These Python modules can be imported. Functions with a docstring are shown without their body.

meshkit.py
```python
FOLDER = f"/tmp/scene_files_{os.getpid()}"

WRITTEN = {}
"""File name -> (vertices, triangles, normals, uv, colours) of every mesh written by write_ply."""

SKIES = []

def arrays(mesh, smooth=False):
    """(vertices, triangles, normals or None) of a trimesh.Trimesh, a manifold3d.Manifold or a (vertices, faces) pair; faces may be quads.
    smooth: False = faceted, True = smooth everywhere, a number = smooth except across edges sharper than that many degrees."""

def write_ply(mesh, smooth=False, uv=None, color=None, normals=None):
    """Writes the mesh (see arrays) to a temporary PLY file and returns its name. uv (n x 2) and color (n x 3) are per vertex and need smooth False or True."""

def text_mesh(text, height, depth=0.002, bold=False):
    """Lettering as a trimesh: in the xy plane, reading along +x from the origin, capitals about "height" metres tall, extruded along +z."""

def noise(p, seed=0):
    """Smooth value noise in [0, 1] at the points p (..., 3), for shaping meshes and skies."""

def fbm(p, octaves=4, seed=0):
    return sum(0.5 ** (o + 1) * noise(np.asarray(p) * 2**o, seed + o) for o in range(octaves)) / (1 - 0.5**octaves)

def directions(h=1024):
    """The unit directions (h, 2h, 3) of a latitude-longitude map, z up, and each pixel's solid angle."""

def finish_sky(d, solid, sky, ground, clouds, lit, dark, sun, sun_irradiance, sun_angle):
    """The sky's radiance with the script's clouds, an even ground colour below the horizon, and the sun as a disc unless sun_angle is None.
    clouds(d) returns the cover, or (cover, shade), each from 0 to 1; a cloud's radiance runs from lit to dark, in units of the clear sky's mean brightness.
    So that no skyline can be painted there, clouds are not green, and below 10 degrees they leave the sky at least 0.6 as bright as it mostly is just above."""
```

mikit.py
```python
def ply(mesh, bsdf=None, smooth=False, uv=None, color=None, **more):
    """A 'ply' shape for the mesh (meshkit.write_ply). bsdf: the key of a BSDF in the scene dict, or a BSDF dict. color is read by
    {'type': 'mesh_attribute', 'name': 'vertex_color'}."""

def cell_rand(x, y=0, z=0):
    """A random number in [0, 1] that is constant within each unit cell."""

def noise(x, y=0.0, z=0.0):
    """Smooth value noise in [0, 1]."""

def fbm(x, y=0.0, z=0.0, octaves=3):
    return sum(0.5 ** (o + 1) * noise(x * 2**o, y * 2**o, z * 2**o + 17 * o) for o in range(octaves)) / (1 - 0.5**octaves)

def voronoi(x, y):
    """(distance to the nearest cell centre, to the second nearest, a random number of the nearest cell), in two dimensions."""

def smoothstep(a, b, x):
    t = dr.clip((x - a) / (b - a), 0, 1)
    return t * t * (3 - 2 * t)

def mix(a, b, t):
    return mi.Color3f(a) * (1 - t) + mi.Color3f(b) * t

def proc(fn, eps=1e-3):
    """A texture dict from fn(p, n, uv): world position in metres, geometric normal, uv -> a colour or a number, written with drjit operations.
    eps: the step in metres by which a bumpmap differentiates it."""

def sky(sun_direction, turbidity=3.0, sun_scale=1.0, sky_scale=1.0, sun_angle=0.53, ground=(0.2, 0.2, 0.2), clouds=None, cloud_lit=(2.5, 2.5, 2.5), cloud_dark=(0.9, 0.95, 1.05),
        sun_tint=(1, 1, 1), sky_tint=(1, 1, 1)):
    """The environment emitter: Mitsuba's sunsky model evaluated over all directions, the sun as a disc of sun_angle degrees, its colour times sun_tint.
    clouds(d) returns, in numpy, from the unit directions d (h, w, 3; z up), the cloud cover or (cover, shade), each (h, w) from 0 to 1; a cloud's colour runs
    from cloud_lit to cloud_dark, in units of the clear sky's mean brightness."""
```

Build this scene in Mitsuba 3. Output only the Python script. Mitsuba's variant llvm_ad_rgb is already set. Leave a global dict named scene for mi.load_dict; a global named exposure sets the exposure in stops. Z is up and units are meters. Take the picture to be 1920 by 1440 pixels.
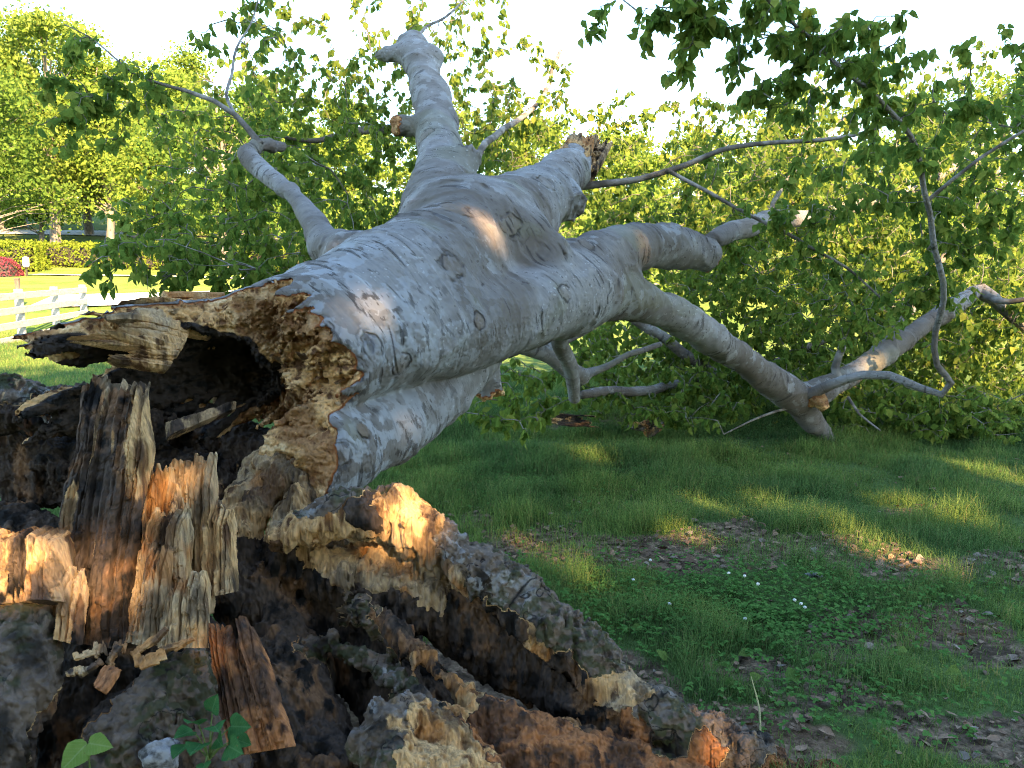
import math, random
import numpy as np, trimesh, drjit as dr, mitsuba as mi, mikit, meshkit
from scipy.spatial import cKDTree
from mikit import proc, noise, fbm, voronoi, cell_rand, smoothstep, mix

# ------------------------------------------------------------------ camera, sky, exposure
T = mi.ScalarTransform4f
EYE, PITCH, FOCAL = np.array([0.0, 0.0, 1.5]), math.radians(8.2), 1598.0     # focal length in pixels of the 1920 wide photograph
FWD = np.array([0, math.cos(PITCH), -math.sin(PITCH)])
UP = np.array([0, math.sin(PITCH), math.cos(PITCH)])
scene, labels = {}, {}
TRUNK_H, STUMP_H = 0.0125, 0.007      # cell sizes of the two big surfaces
LEAFY, GRASSY, SHADY = 1.0, 1.0, 1.0
scene['camera'] = {'type': 'perspective', 'fov': 2 * math.degrees(math.atan(960 / FOCAL)), 'fov_axis': 'x', 'near_clip': 0.05, 'far_clip': 2000.0,
                   'to_world': T().look_at(origin=EYE.tolist(), target=(EYE + FWD).tolist(), up=[0, 0, 1])}
SUN_AZ, SUN_EL = 24.0, 27.0            # degrees to the right of straight behind the camera, and above the horizon
SUN = np.array([math.sin(math.radians(SUN_AZ)) * math.cos(math.radians(SUN_EL)), -math.cos(math.radians(SUN_AZ)) * math.cos(math.radians(SUN_EL)), math.sin(math.radians(SUN_EL))])


scene['sky'] = mikit.sky(SUN.tolist(), turbidity=3, sun_scale=0.8, sun_tint=(1.0, 0.86, 0.66), sky_tint=(1.03, 1.0, 0.96))
exposure = 4.75


# ------------------------------------------------------------------ helpers
def at(u, v, d):
    """The world point d metres into the view at that place of the 1920 x 1440 photograph."""
    return EYE + d * (FWD + (u - 960) / FOCAL * np.array([1.0, 0, 0]) + (720 - v) / FOCAL * UP)


def pts(rows):
    """(x, y, depth, radius) rows -> points, radii"""
    return np.array([at(*r[:3]) for r in rows]), np.array([r[3] for r in rows], float)


def spline(p, r, step):
    """Catmull-Rom through the points, about one sample per step metres."""
    p, r = np.asarray(p, float), np.asarray(r, float)
    q = np.column_stack([p, r])
    q = np.vstack([2 * q[0] - q[1], q, 2 * q[-1] - q[-2]])
    out = []
    for i in range(1, len(q) - 2):
        n = max(1, int(np.linalg.norm(q[i + 1, :3] - q[i, :3]) / step))
        t = (np.arange(n) / n)[:, None]
        a, b, c, d = q[i - 1:i + 3]
        out.append(0.5 * (2 * b + (c - a) * t + (2 * a - 5 * b + 4 * c - d) * t**2 + (3 * b - a - 3 * c + d) * t**3))
    out.append(q[-2:-1])
    q = np.vstack(out)
    return q[:, :3], np.maximum(q[:, 3], 0.001)


def numbered(key):
    if key not in scene and key not in labels:
        return key
    k = 1
    while f'{key}_{k:03d}' in scene or f'{key}_{k:03d}' in labels:
        k += 1
    return f'{key}_{k:03d}'


def tag(key, label=None, cat=None, group=None, kind=None):
    labels[key] = {k: v for k, v in (('label', label), ('category', cat), ('group', group), ('kind', kind)) if v}
    return key


def thing(name, label, cat, group=None):
    return tag(numbered(name), label, cat, group)


def put(name, mesh, mat, parent=None, smooth=True, uv=None, normals=None, label=None, kind=None):
    """ONE entry of the scene."""
    key = (parent + '__' if parent else '') + name
    key = numbered(key)
    if normals is not None:
        scene[key] = {'type': 'ply', 'filename': meshkit.write_ply(mesh, False, uv, None, normals), 'face_normals': False, 'bsdf': {'type': 'ref', 'id': mat}}
    else:
        scene[key] = mikit.ply(mesh, mat, smooth=smooth, uv=uv)
    if label or kind:
        tag(key, label, None, None, kind)
    return key


def struct(name, mesh, mat, smooth=True, uv=None, kind='structure', label=None, cat=None):
    key = put(name, mesh, mat, None, smooth, uv)
    tag(key, label, cat, None, kind)
    return key


def tube(p, r, sides=8, wob=0.0, seed=0, cap=True):
    """Swept tube with parallel transported frames: (v, f, uv = (length along, 0))."""
    p, r = np.asarray(p, float), np.broadcast_to(np.asarray(r, float), (len(p),))
    t = np.gradient(p, axis=0)
    t /= np.linalg.norm(t, axis=1, keepdims=True) + 1e-12
    a = np.cross(t[0], [0.3, 0.2, 0.9])
    a /= np.linalg.norm(a) + 1e-12
    A = np.empty_like(p)
    for i in range(len(p)):
        a = a - t[i] * (a @ t[i])
        a /= np.linalg.norm(a) + 1e-12
        A[i] = a
    B = np.cross(t, A)
    ang = np.arange(sides) * 2 * np.pi / sides
    rr = r[:, None] * np.ones(sides)
    if wob:
        base = np.stack(np.broadcast_arrays(np.cumsum(np.r_[0, np.linalg.norm(np.diff(p, axis=0), axis=1)])[:, None] * 6, np.cos(ang) * 1.3, np.sin(ang) * 1.3), -1)
        rr = rr * (1 + wob * (nf(base + seed * 7.3, 3, seed) - 0.5) * 2)
    v = p[:, None] + rr[..., None] * (np.cos(ang)[None, :, None] * A[:, None] + np.sin(ang)[None, :, None] * B[:, None])
    s = np.repeat(np.cumsum(np.r_[0, np.linalg.norm(np.diff(p, axis=0), axis=1)]), sides)
    i, j = np.meshgrid(np.arange(len(p) - 1), np.arange(sides), indexing='ij')
    q = np.stack([i * sides + j, i * sides + (j + 1) % sides, (i + 1) * sides + (j + 1) % sides, (i + 1) * sides + j], -1).reshape(-1, 4)
    f = np.vstack([q[:, [0, 1, 2]], q[:, [0, 2, 3]]])
    v = v.reshape(-1, 3)
    if cap:
        n = len(v)
        v = np.vstack([v, p[0], p[-1]])
        s = np.r_[s, 0, s[-1]]
        k = np.arange(sides)
        f = np.vstack([f, np.column_stack([k * 0 + n, (k + 1) % sides, k]), np.column_stack([k * 0 + n + 1, n - sides + k, n - sides + (k + 1) % sides])])
    return v, f, np.column_stack([s, np.zeros(len(s))])


def join(parts):
    """[(v, f, uv)] -> one (v, f, uv)"""
    at_ = np.cumsum([0] + [len(p[0]) for p in parts])
    return np.vstack([p[0] for p in parts]), np.vstack([p[1] + a for p, a in zip(parts, at_)]), np.vstack([p[2] for p in parts])


def chain_sdf(P, c, r):
    """Distance to a chain of round cones."""
    P, c, r = np.asarray(P, np.float32), np.asarray(c, np.float32), np.asarray(r, np.float32)
    best = np.full(len(P), 1e3, np.float32)
    mid, ext = P.mean(0), 0.0
    ext = np.linalg.norm(P - mid, axis=1).max() if len(P) else 0
    for a, b, ra, rb in zip(c[:-1], c[1:], r[:-1], r[1:]):
        if np.linalg.norm((a + b) / 2 - mid) - np.linalg.norm(b - a) / 2 - ext > 0.45:
            continue
        ab = b - a
        pa = P - a
        t = np.clip(pa @ ab / (ab @ ab + 1e-12), 0, 1)
        pa -= t[:, None] * ab
        d = np.sqrt(np.einsum('ij,ij->i', pa, pa)) - (ra + (rb - ra) * t)
        np.minimum(best, d, out=best)
    return best


def smin(a, b, k):
    h = np.maximum(k - np.abs(a - b), 0) / k
    return np.minimum(a, b) - h * h * k * 0.25


def smax(a, b, k):
    return -smin(-a, -b, k)


def surface(field, lo, hi, h, margin):
    """Surface nets over the blocks of 8 x 8 x 8 cells near the surface of field(P) < 0."""
    lo, hi = np.asarray(lo, float), np.asarray(hi, float)
    n = np.ceil((hi - lo) / (8 * h)).astype(int)
    B = np.stack(np.meshgrid(*[np.arange(k) for k in n], indexing='ij'), -1).reshape(-1, 3)
    keep = []
    for c in range(0, len(B), 4096):
        b = B[c:c + 4096]
        keep.append(b[np.abs(field(lo + (b + 0.5) * 8 * h)) < 8 * h * 0.87 + margin])
    B = np.vstack(keep)
    B = B[np.lexsort(tuple((B // 4).T))]          # neighbours together
    o = np.stack(np.meshgrid(*[np.arange(9)] * 3, indexing='ij'), -1).reshape(-1, 3)
    N = n * 8 + 2
    ids, pos, edges = [], [], []
    gid = lambda c: (c[..., 0] * N[1] + c[..., 1]) * N[2] + c[..., 2]
    for c in range(0, len(B), 48):
        b = B[c:c + 48]
        cell0 = b[:, None] * 8 + o
        F = field((lo + cell0.reshape(-1, 3) * h)).reshape(len(b), 9, 9, 9).astype(np.float32)
        inside = F < 0
        tot, cnt = np.zeros((len(b), 8, 8, 8, 3), np.float32), np.zeros((len(b), 8, 8, 8), np.float32)
        sl = lambda d: slice(d, 8 + d)
        for ax in range(3):
            for d1 in (0, 1):
                for d2 in (0, 1):
                    s0, s1 = [0, 0, 0], [0, 0, 0]
                    others = [k for k in range(3) if k != ax]
                    for s in (s0, s1):
                        s[others[0]], s[others[1]] = d1, d2
                    s1[ax] = 1
                    a_, b_ = (F[:, sl(s[0]), sl(s[1]), sl(s[2])] for s in (s0, s1))
                    x = (a_ < 0) != (b_ < 0)
                    t = np.where(x, a_ / np.where(x, a_ - b_, 1), 0)
                    for k in range(3):
                        tot[..., k] += np.where(x, s0[k] + (t if k == ax else 0), 0)
                    cnt += x
                    if d1 == 0 and d2 == 0:
                        w = np.argwhere(x)
                        if len(w):
                            cc = b[w[:, 0]] * 8 + w[:, 1:]
                            edges.append(np.column_stack([cc, np.full(len(cc), ax), inside[w[:, 0], w[:, 1], w[:, 2], w[:, 3]]]))
        w = np.argwhere(cnt > 0)
        if len(w):
            cc = b[w[:, 0]] * 8 + w[:, 1:]
            ids.append(gid(cc))
            pos.append(lo + (cc + tot[w[:, 0], w[:, 1], w[:, 2], w[:, 3]] / cnt[w[:, 0], w[:, 1], w[:, 2], w[:, 3]][:, None]) * h)
    ids, pos, edges = np.concatenate(ids), np.vstack(pos), np.vstack(edges)
    order = np.argsort(ids)
    ids, pos = ids[order], pos[order]
    faces = []
    for ax in range(3):
        e = edges[edges[:, 3] == ax]
        u, w = [np.eye(3, dtype=int)[(ax + k) % 3] for k in (1, 2)]
        c = e[:, :3]
        quad = np.stack([gid(c - u - w), gid(c - w), gid(c), gid(c - u)], 1)
        k = np.clip(np.searchsorted(ids, quad), 0, len(ids) - 1)
        ok = (ids[k] == quad).all(1)
        k, ins = k[ok], e[ok, 4] == 1
        k[~ins] = k[~ins][:, ::-1]
        faces.append(k)
    q = np.vstack(faces)
    return pos, np.vstack([q[:, [0, 1, 2]], q[:, [0, 2, 3]]])


def vnormals(v, f):
    n = np.zeros_like(v)
    fn = np.cross(v[f[:, 1]] - v[f[:, 0]], v[f[:, 2]] - v[f[:, 0]])
    for k in range(3):
        for c in range(3):
            n[:, c] += np.bincount(f[:, k], fn[:, c], len(v))
    return n / (np.linalg.norm(n, axis=1, keepdims=True) + 1e-20)


def smooth_mesh(v, f, it=1, lam=0.5):
    e = np.vstack([f[:, [0, 1]], f[:, [1, 2]], f[:, [2, 0]]])
    e = np.vstack([e, e[:, ::-1]])
    deg = np.bincount(e[:, 0], minlength=len(v))[:, None]
    for _ in range(it):
        s = np.stack([np.bincount(e[:, 0], v[e[:, 1], c], len(v)) for c in range(3)], 1) / np.maximum(deg, 1)
        v = v + lam * (s - v)
    return v


def submesh(v, f, n, uv, mask):
    """The faces of the mask with their own vertices, normals kept."""
    g = f[mask]
    used, inv = np.unique(g, return_inverse=True)
    return v[used], inv.reshape(-1, 3), n[used], uv[used]


def hash01(n, seed):
    return np.random.default_rng(seed).random(n)


LATTICE = np.random.default_rng(5).random(64**3).astype(np.float32)


def nz(p, seed=0):
    """Smooth value noise in [0, 1] from a table, with a period of 64."""
    p = np.asarray(p, np.float32) + np.float32((seed * 7.31) % 61)
    i = np.floor(p).astype(np.int32)
    t = p - i
    t = t * t * (3 - 2 * t)
    x, y, z = i[..., 0] + seed * 13, i[..., 1] + seed * 29, i[..., 2] + seed * 47
    x0, x1 = (x & 63) << 12, ((x + 1) & 63) << 12
    y0, y1 = (y & 63) << 6, ((y + 1) & 63) << 6
    z0, z1 = z & 63, (z + 1) & 63
    tx, ty, tz = t[..., 0], t[..., 1], t[..., 2]
    L = LATTICE
    a, b, c, d = x0 + y0, x1 + y0, x0 + y1, x1 + y1
    e = L[a + z0] + tx * (L[b + z0] - L[a + z0])
    f = L[c + z0] + tx * (L[d + z0] - L[c + z0])
    g = L[a + z1] + tx * (L[b + z1] - L[a + z1])
    h = L[c + z1] + tx * (L[d + z1] - L[c + z1])
    e = e + ty * (f - e)
    return e + tz * (g + ty * (h - g) - e)


def nf(p, octaves=3, seed=0):
    p = np.asarray(p, np.float32)
    return sum(0.5 ** (o + 1) * nz(p * 2**o, seed + o) for o in range(octaves)) / (1 - 0.5**octaves)


def terrain(x, y):
    z = np.interp(y, [-60, 0, 8, 19, 28, 45, 70, 100, 160, 400], [0, 0, 0, -0.25, 0.5, 0.85, 3.4, 7.0, 13, 30])
    near = np.clip(1 - np.abs(y - 4) / 14, 0, 1)
    return z + near * 0.05 * (nf(np.stack([x * 1.3, y * 1.3, x * 0], -1), 3, 3) - 0.5) * 2 * np.clip(np.hypot(x, y) / 3, 0, 1)


# ------------------------------------------------------------------ materials
def bsdf(key, color, rough=0.8, bump=None, scale=0.01, eps=1e-3, spec=0.3, **more):
    b = {'type': 'principled', 'base_color': proc(color) if callable(color) else {'type': 'rgb', 'value': list(color)}, 'roughness': rough, 'specular': spec, **more}
    if bump:
        b = {'type': 'bumpmap', 'arbitrary': proc(bump, eps), 'scale': scale, 'bsdf': b}
    scene[key] = {'type': 'twosided', 'bsdf': b}


def leafmat(key, color, trans=0.8, rough=0.45, spec=0.35):
    scene[key] = {'type': 'principledthin', 'base_color': proc(color) if callable(color) else {'type': 'rgb', 'value': list(color)}, 'roughness': rough, 'diff_trans': trans, 'eta': 1.35}


def line(x, w):
    """1 on the contour x = 0.5 of a noise, w wide"""
    return 1 - smoothstep(0.0, w, dr.abs(x - 0.5))


def ridge(x, y, z, octaves=4):
    """Creased noise: sharp ridges near 1, hollows near 0."""
    return sum(0.5 ** (o + 1) * (1 - dr.abs(2 * noise(x * 2**o, y * 2**o, z * 2**o + 11 * o) - 1)) for o in range(octaves)) / (1 - 0.5**octaves)


def wood_tone(p, s):
    """torn pale wood: tan fibres in tufts, hollows dark, some orange near the bark"""
    g = ridge(p.x * 26, p.y * 26, p.z * 20, 5)
    k = fbm(p.x * 9, p.y * 9, p.z * 9 + 5, 3)
    f = noise(p.x * 190, p.y * 90, p.z * 150)
    c = mix((0.13, 0.058, 0.022), (0.60, 0.345, 0.14), smoothstep(0.45, 0.72, g))
    c = mix(c, (0.74, 0.50, 0.25), smoothstep(0.70, 0.82, g) * smoothstep(0.45, 0.6, k))
    c = mix(c, (0.22, 0.095, 0.035), smoothstep(0.55, 0.68, noise(p.x * 7, p.y * 7, p.z * 7 + 5)) * 0.7)
    return c * (0.7 + 0.55 * f)


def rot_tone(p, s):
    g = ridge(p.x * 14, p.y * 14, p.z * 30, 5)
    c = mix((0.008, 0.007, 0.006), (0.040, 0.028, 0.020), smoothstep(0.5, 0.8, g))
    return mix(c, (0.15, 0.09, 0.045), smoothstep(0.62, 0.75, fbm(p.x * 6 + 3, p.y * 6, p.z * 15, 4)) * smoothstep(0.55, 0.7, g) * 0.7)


def bark_marks(p, s):
    mid = fbm(p.x * 9 + 4, p.y * 9, p.z * 9, 4)
    w = fbm(p.x * 3 + 2, p.y * 3, p.z * 3, 2)
    dash = smoothstep(0.74, 0.84, noise(s * 62 + 5 * w, p.x * 6.5 + 3, p.z * 6.5)) * smoothstep(0.42, 0.58, noise(p.x * 4, p.y * 4 + 3, p.z * 4))
    fold = line(noise(s * 16 + 1.5 * w, p.x * 1.1 + 1, p.z * 1.1), 0.003 + 0.02 * mid) * smoothstep(0.52, 0.6, noise(p.x * 5 + 7, p.y * 5, p.z * 5)) * smoothstep(0.5, 0.6, noise(p.x * 1.7, p.y * 1.7 + 4, p.z * 1.7))
    return mid, dr.maximum(dash * 0.75, fold * 0.85)


SCARS = []      # (centre, radius, how brown the inside is), filled once the trunk's surface is known


def scar_marks(p):
    """old branch scars and bark blemishes: a dark wavy rim, the inside stained"""
    w = fbm(p.x * 10, p.y * 10, p.z * 10, 4)
    rim_, fill = mi.Float(0), mi.Float(0)
    for (x, y, z), r, brown in SCARS:
        d = dr.sqrt(dr.square(p.x - x) + dr.square(p.y - y) + dr.square((p.z - z) * 1.25)) / r + 2.0 * (w - 0.5)
        rim_ = dr.maximum(rim_, (1 - smoothstep(0.0, 0.16, dr.abs(d - 0.85))) * smoothstep(0.35, 0.6, noise(p.x * 20 + 9, p.y * 20, p.z * 20)))
        rim_ = dr.maximum(rim_, 0.35 * (1 - smoothstep(0.0, 0.08, dr.abs(d - 1.25))) * smoothstep(0.5, 0.6, noise(p.x * 11 + 9, p.y * 11, p.z * 11)))
        fill = dr.maximum(fill, brown * (1 - smoothstep(0.5, 0.95, d)))
    return rim_, fill


def bark_tone(p, s):
    big = fbm(p.x * 2.2, p.y * 2.2, p.z * 2.2 + 9, 4)
    mid, mark = bark_marks(p, s)
    fine = ridge(s * 60, p.x * 14, p.z * 14, 3)
    grain = fbm(p.x * 60, p.y * 60, p.z * 60, 3)
    c = mix((0.130, 0.111, 0.096), (0.205, 0.191, 0.181), smoothstep(0.38, 0.56, big))
    c = c * (0.66 + 0.36 * fine + 0.30 * grain)
    # pale lichen, stained patches, algae underneath
    c = mix(c, (0.36, 0.365, 0.37), smoothstep(0.55, 0.62, fbm(p.x * 13, p.y * 13, p.z * 13 + 2, 4)) * smoothstep(0.40, 0.56, noise(p.x * 2.6, p.y * 2.6, p.z * 2.6)) * 0.38)
    c = mix(c, (0.115, 0.092, 0.072), smoothstep(0.54, 0.68, fbm(p.x * 5 + 8, p.y * 5, p.z * 6, 4)) * 0.5)
    c = mix(c, (0.17, 0.165, 0.10), smoothstep(0.6, 0.7, fbm(p.x * 3 + 1, p.y * 3, p.z * 3, 3)) * 0.35)
    butt = (1 - smoothstep(50.1, 51.3, s)) * smoothstep(44, 45, s)
    rough_ = ridge(s * 24, p.x * 7, p.z * 7, 4)
    c = mix(c, (0.33, 0.335, 0.345), butt * smoothstep(0.50, 0.58, fbm(p.x * 17, p.y * 17, p.z * 17 + 6, 4)) * 0.55)
    c = mix(c, (0.045, 0.038, 0.033), butt * smoothstep(0.80, 0.90, rough_) * smoothstep(0.42, 0.56, fbm(p.x * 7, p.y * 7 + 2, p.z * 7, 3)) * 0.85)
    rim_, fill = scar_marks(p)
    c = mix(c, (0.15, 0.105, 0.07), fill)
    c = mix(c, (0.035, 0.030, 0.027), dr.maximum(mark * 0.8, rim_ * 0.55))
    c = mix(c, (0.085, 0.072, 0.062), smoothstep(0.74, 0.82, noise(s * 120, p.x * 40, p.z * 40)) * smoothstep(0.4, 0.6, mid) * 0.8)
    return mix(c, (0.5, 0.5, 0.5), smoothstep(0.82, 0.88, noise(p.x * 70, p.y * 70, p.z * 70)) * smoothstep(0.45, 0.6, big) * 0.35)


def beech(p, n, uv):
    """uv = (metres along the limb, 0 bark .. 1 torn wood .. 2 rot)"""
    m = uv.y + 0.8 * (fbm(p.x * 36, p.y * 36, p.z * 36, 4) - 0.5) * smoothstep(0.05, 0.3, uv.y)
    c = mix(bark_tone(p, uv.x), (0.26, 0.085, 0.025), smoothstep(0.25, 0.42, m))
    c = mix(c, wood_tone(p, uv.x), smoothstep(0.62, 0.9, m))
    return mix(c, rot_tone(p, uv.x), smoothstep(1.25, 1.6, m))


def beech_height(p, n, uv):
    s = uv.x
    mid, mark = bark_marks(p, s)
    bark = 0.35 * ridge(s * 60, p.x * 14, p.z * 14, 2) + 0.6 * mid - 0.8 * dr.maximum(mark, scar_marks(p)[0]) + 0.25 * noise(p.x * 90, p.y * 90, p.z * 90)
    wood = 2.0 * ridge(p.x * 26, p.y * 26, p.z * 20, 5)
    return dr.select(uv.y > 0.4, wood, bark)


bsdf('beech', beech, 0.78, beech_height, 0.018, 2e-3)


def twig_color(p, n, uv):
    g = fbm(p.x * 12, p.y * 12, p.z * 12, 2)
    return mix((0.10, 0.085, 0.07), (0.26, 0.235, 0.21), smoothstep(0.3, 0.7, g)) * (0.8 + 0.4 * noise(uv.x * 60, p.x * 8, p.z * 8))


bsdf('twig', twig_color, 0.8)


def beech_leaf(p, n, uv):
    a = mix((0.095, 0.170, 0.034), (0.225, 0.305, 0.054), uv.x)
    a = mix(a, (0.36, 0.38, 0.08), smoothstep(0.72, 1.0, uv.y) * 0.75)
    return a * (0.85 + 0.3 * noise(p.x * 60, p.y * 60, p.z * 60))


leafmat('beech_leaf', beech_leaf, 1.1)

# ------------------------------------------------------------------ the fallen tree: trunk and limbs, one surface split into its parts
BONES = {
    'trunk': [(60, 845, 2.34, .37), (200, 785, 2.56, .335), (340, 740, 2.75, .31), (560, 662, 3.05, .272), (760, 550, 3.7, .305), (885, 462, 4.5, .31)],
    'lower': [(450, 930, 2.56, .14), (540, 880, 2.74, .145), (640, 840, 3.02, .155), (780, 758, 3.58, .155), (890, 668, 4.2, .14)],
    'right': [(490, 725, 2.72, .15), (590, 682, 2.93, .16), (760, 632, 3.35, .19), (930, 598, 3.95, .19), (1060, 545, 4.7, .20)],
    'limb': [(836, 455, 4.55, .27), (826, 372, 5.0, .20), (825, 300, 5.4, .135), (813, 200, 5.9, .138), (790, 130, 6.2, .122), (773, 86, 6.4, .095)],
    'limb_001': [(890, 455, 4.5, .29), (975, 400, 5.1, .245), (1018, 362, 5.5, .19), (1058, 325, 5.9, .155), (1078, 306, 6.12, .135)],
    'limb_002': [(1040, 545, 4.7, .20), (1130, 486, 5.1, .165), (1210, 460, 5.6, .148), (1280, 466, 6.0, .145), (1328, 478, 6.15, .125)],
    'limb_003': [(1055, 555, 4.65, .20), (1140, 553, 5.0, .132), (1240, 580, 5.5, .110), (1340, 638, 6.0, .106), (1430, 703, 6.5, .108), (1500, 752, 6.85, .115), (1528, 795, 6.95, .085), (1572, 846, 7.0, .035)],
    'branch': [(670, 490, 4.0, .16), (612, 462, 4.25, .088), (590, 420, 4.45, .064), (545, 362, 4.65, .049), (495, 322, 4.85, .040), (460, 288, 5.0, .042), (486, 270, 5.1, .036), (528, 275, 5.2, .034)],
    'limb_003__fork': [(1500, 750, 6.85, .10), (1560, 722, 6.95, .098), (1650, 668, 7.2, .085), (1730, 612, 7.45, .078), (1835, 545, 7.7, .07)],
    'limb__snag': [(812, 240, 5.75, .09), (770, 236, 5.7, .068), (742, 234, 5.65, .06)],
    'limb__snag_001': [(800, 112, 6.25, .10), (745, 100, 6.3, .055), (712, 104, 6.35, .03)],
    'limb__collar': [(845, 340, 5.15, .13), (868, 300, 5.2, .10), (874, 288, 5.2, .085)],
    'limb_002__collar': [(1000, 470, 4.45, .17), (1020, 478, 4.45, .14), (1030, 486, 4.45, .11)],
    'right__snag': [(880, 590, 3.75, .10), (905, 592, 3.7, .075), (925, 588, 3.68, .055)],
    'right__snag_001': [(890, 655, 4.35, .14), (908, 700, 4.35, .095), (915, 738, 4.35, .085)],
    'limb_001__snag': [(1060, 375, 5.5, .14), (1075, 385, 5.45, .10)],
}
BLEND = {'lower': .035, 'right': .09, 'limb': .22, 'limb_001': .16, 'limb_002': .12, 'limb_003': .12, 'branch': .10}
CURVE = {k: spline(*pts(v), 0.2) for k, v in BONES.items()}
O = at(515, 680, 2.98)
AX = at(760, 550, 3.7) - at(340, 740, 2.75)
AX /= np.linalg.norm(AX)
E1 = np.array([0, 0, 1.0]) - AX * AX[2]
E1 /= np.linalg.norm(E1)
E2 = np.cross(AX, E1)
CAV = spline(*pts([(-100, 880, 2.2, .34), (200, 795, 2.56, .275), (350, 738, 2.80, .205), (425, 700, 2.98, .135), (490, 670, 3.1, .10), (600, 610, 3.35, .06)]), 0.1)
ENDS = np.array([(-180, 0.02), (-150, -.06), (-128, -.16), (-112, -.30), (-100, -.50), (-92, -.70), (-84, -.62), (-74, -.36), (-64, -.42), (-54, -.64), (-44, -.52), (-25, -.30), (-10, -.05), (8, .06), (30, .03), (60, -.02), (90, .02), (120, -.04), (150, .05), (180, .02)])
O2 = at(552, 872, 2.78)
AX2 = at(780, 748, 3.6) - at(540, 878, 2.76)
AX2 /= np.linalg.norm(AX2)


SNAGS = []
for k in ('limb__snag', 'limb__collar', 'limb_002__collar', 'right__snag', 'right__snag_001', 'limb_002', 'limb_001__snag'):
    c, r = CURVE[k]
    a = c[-1] - c[-3 if len(c) > 3 else -2]
    SNAGS.append((k, c[-1] + a / np.linalg.norm(a) * r[-1] * .25, a / np.linalg.norm(a), r[-1]))
TIPCAV = spline(*pts([(1072, 310, 6.05, .03), (1090, 296, 6.25, .06), (1120, 270, 6.5, .10)]), .1)


def cut_snag(P, c0, ax0):
    return ((P - c0) @ ax0) * .8 + (nz(P * 30, 43) - .5) * .05 + (nz(P * 80, 44) - .5) * .02


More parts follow.
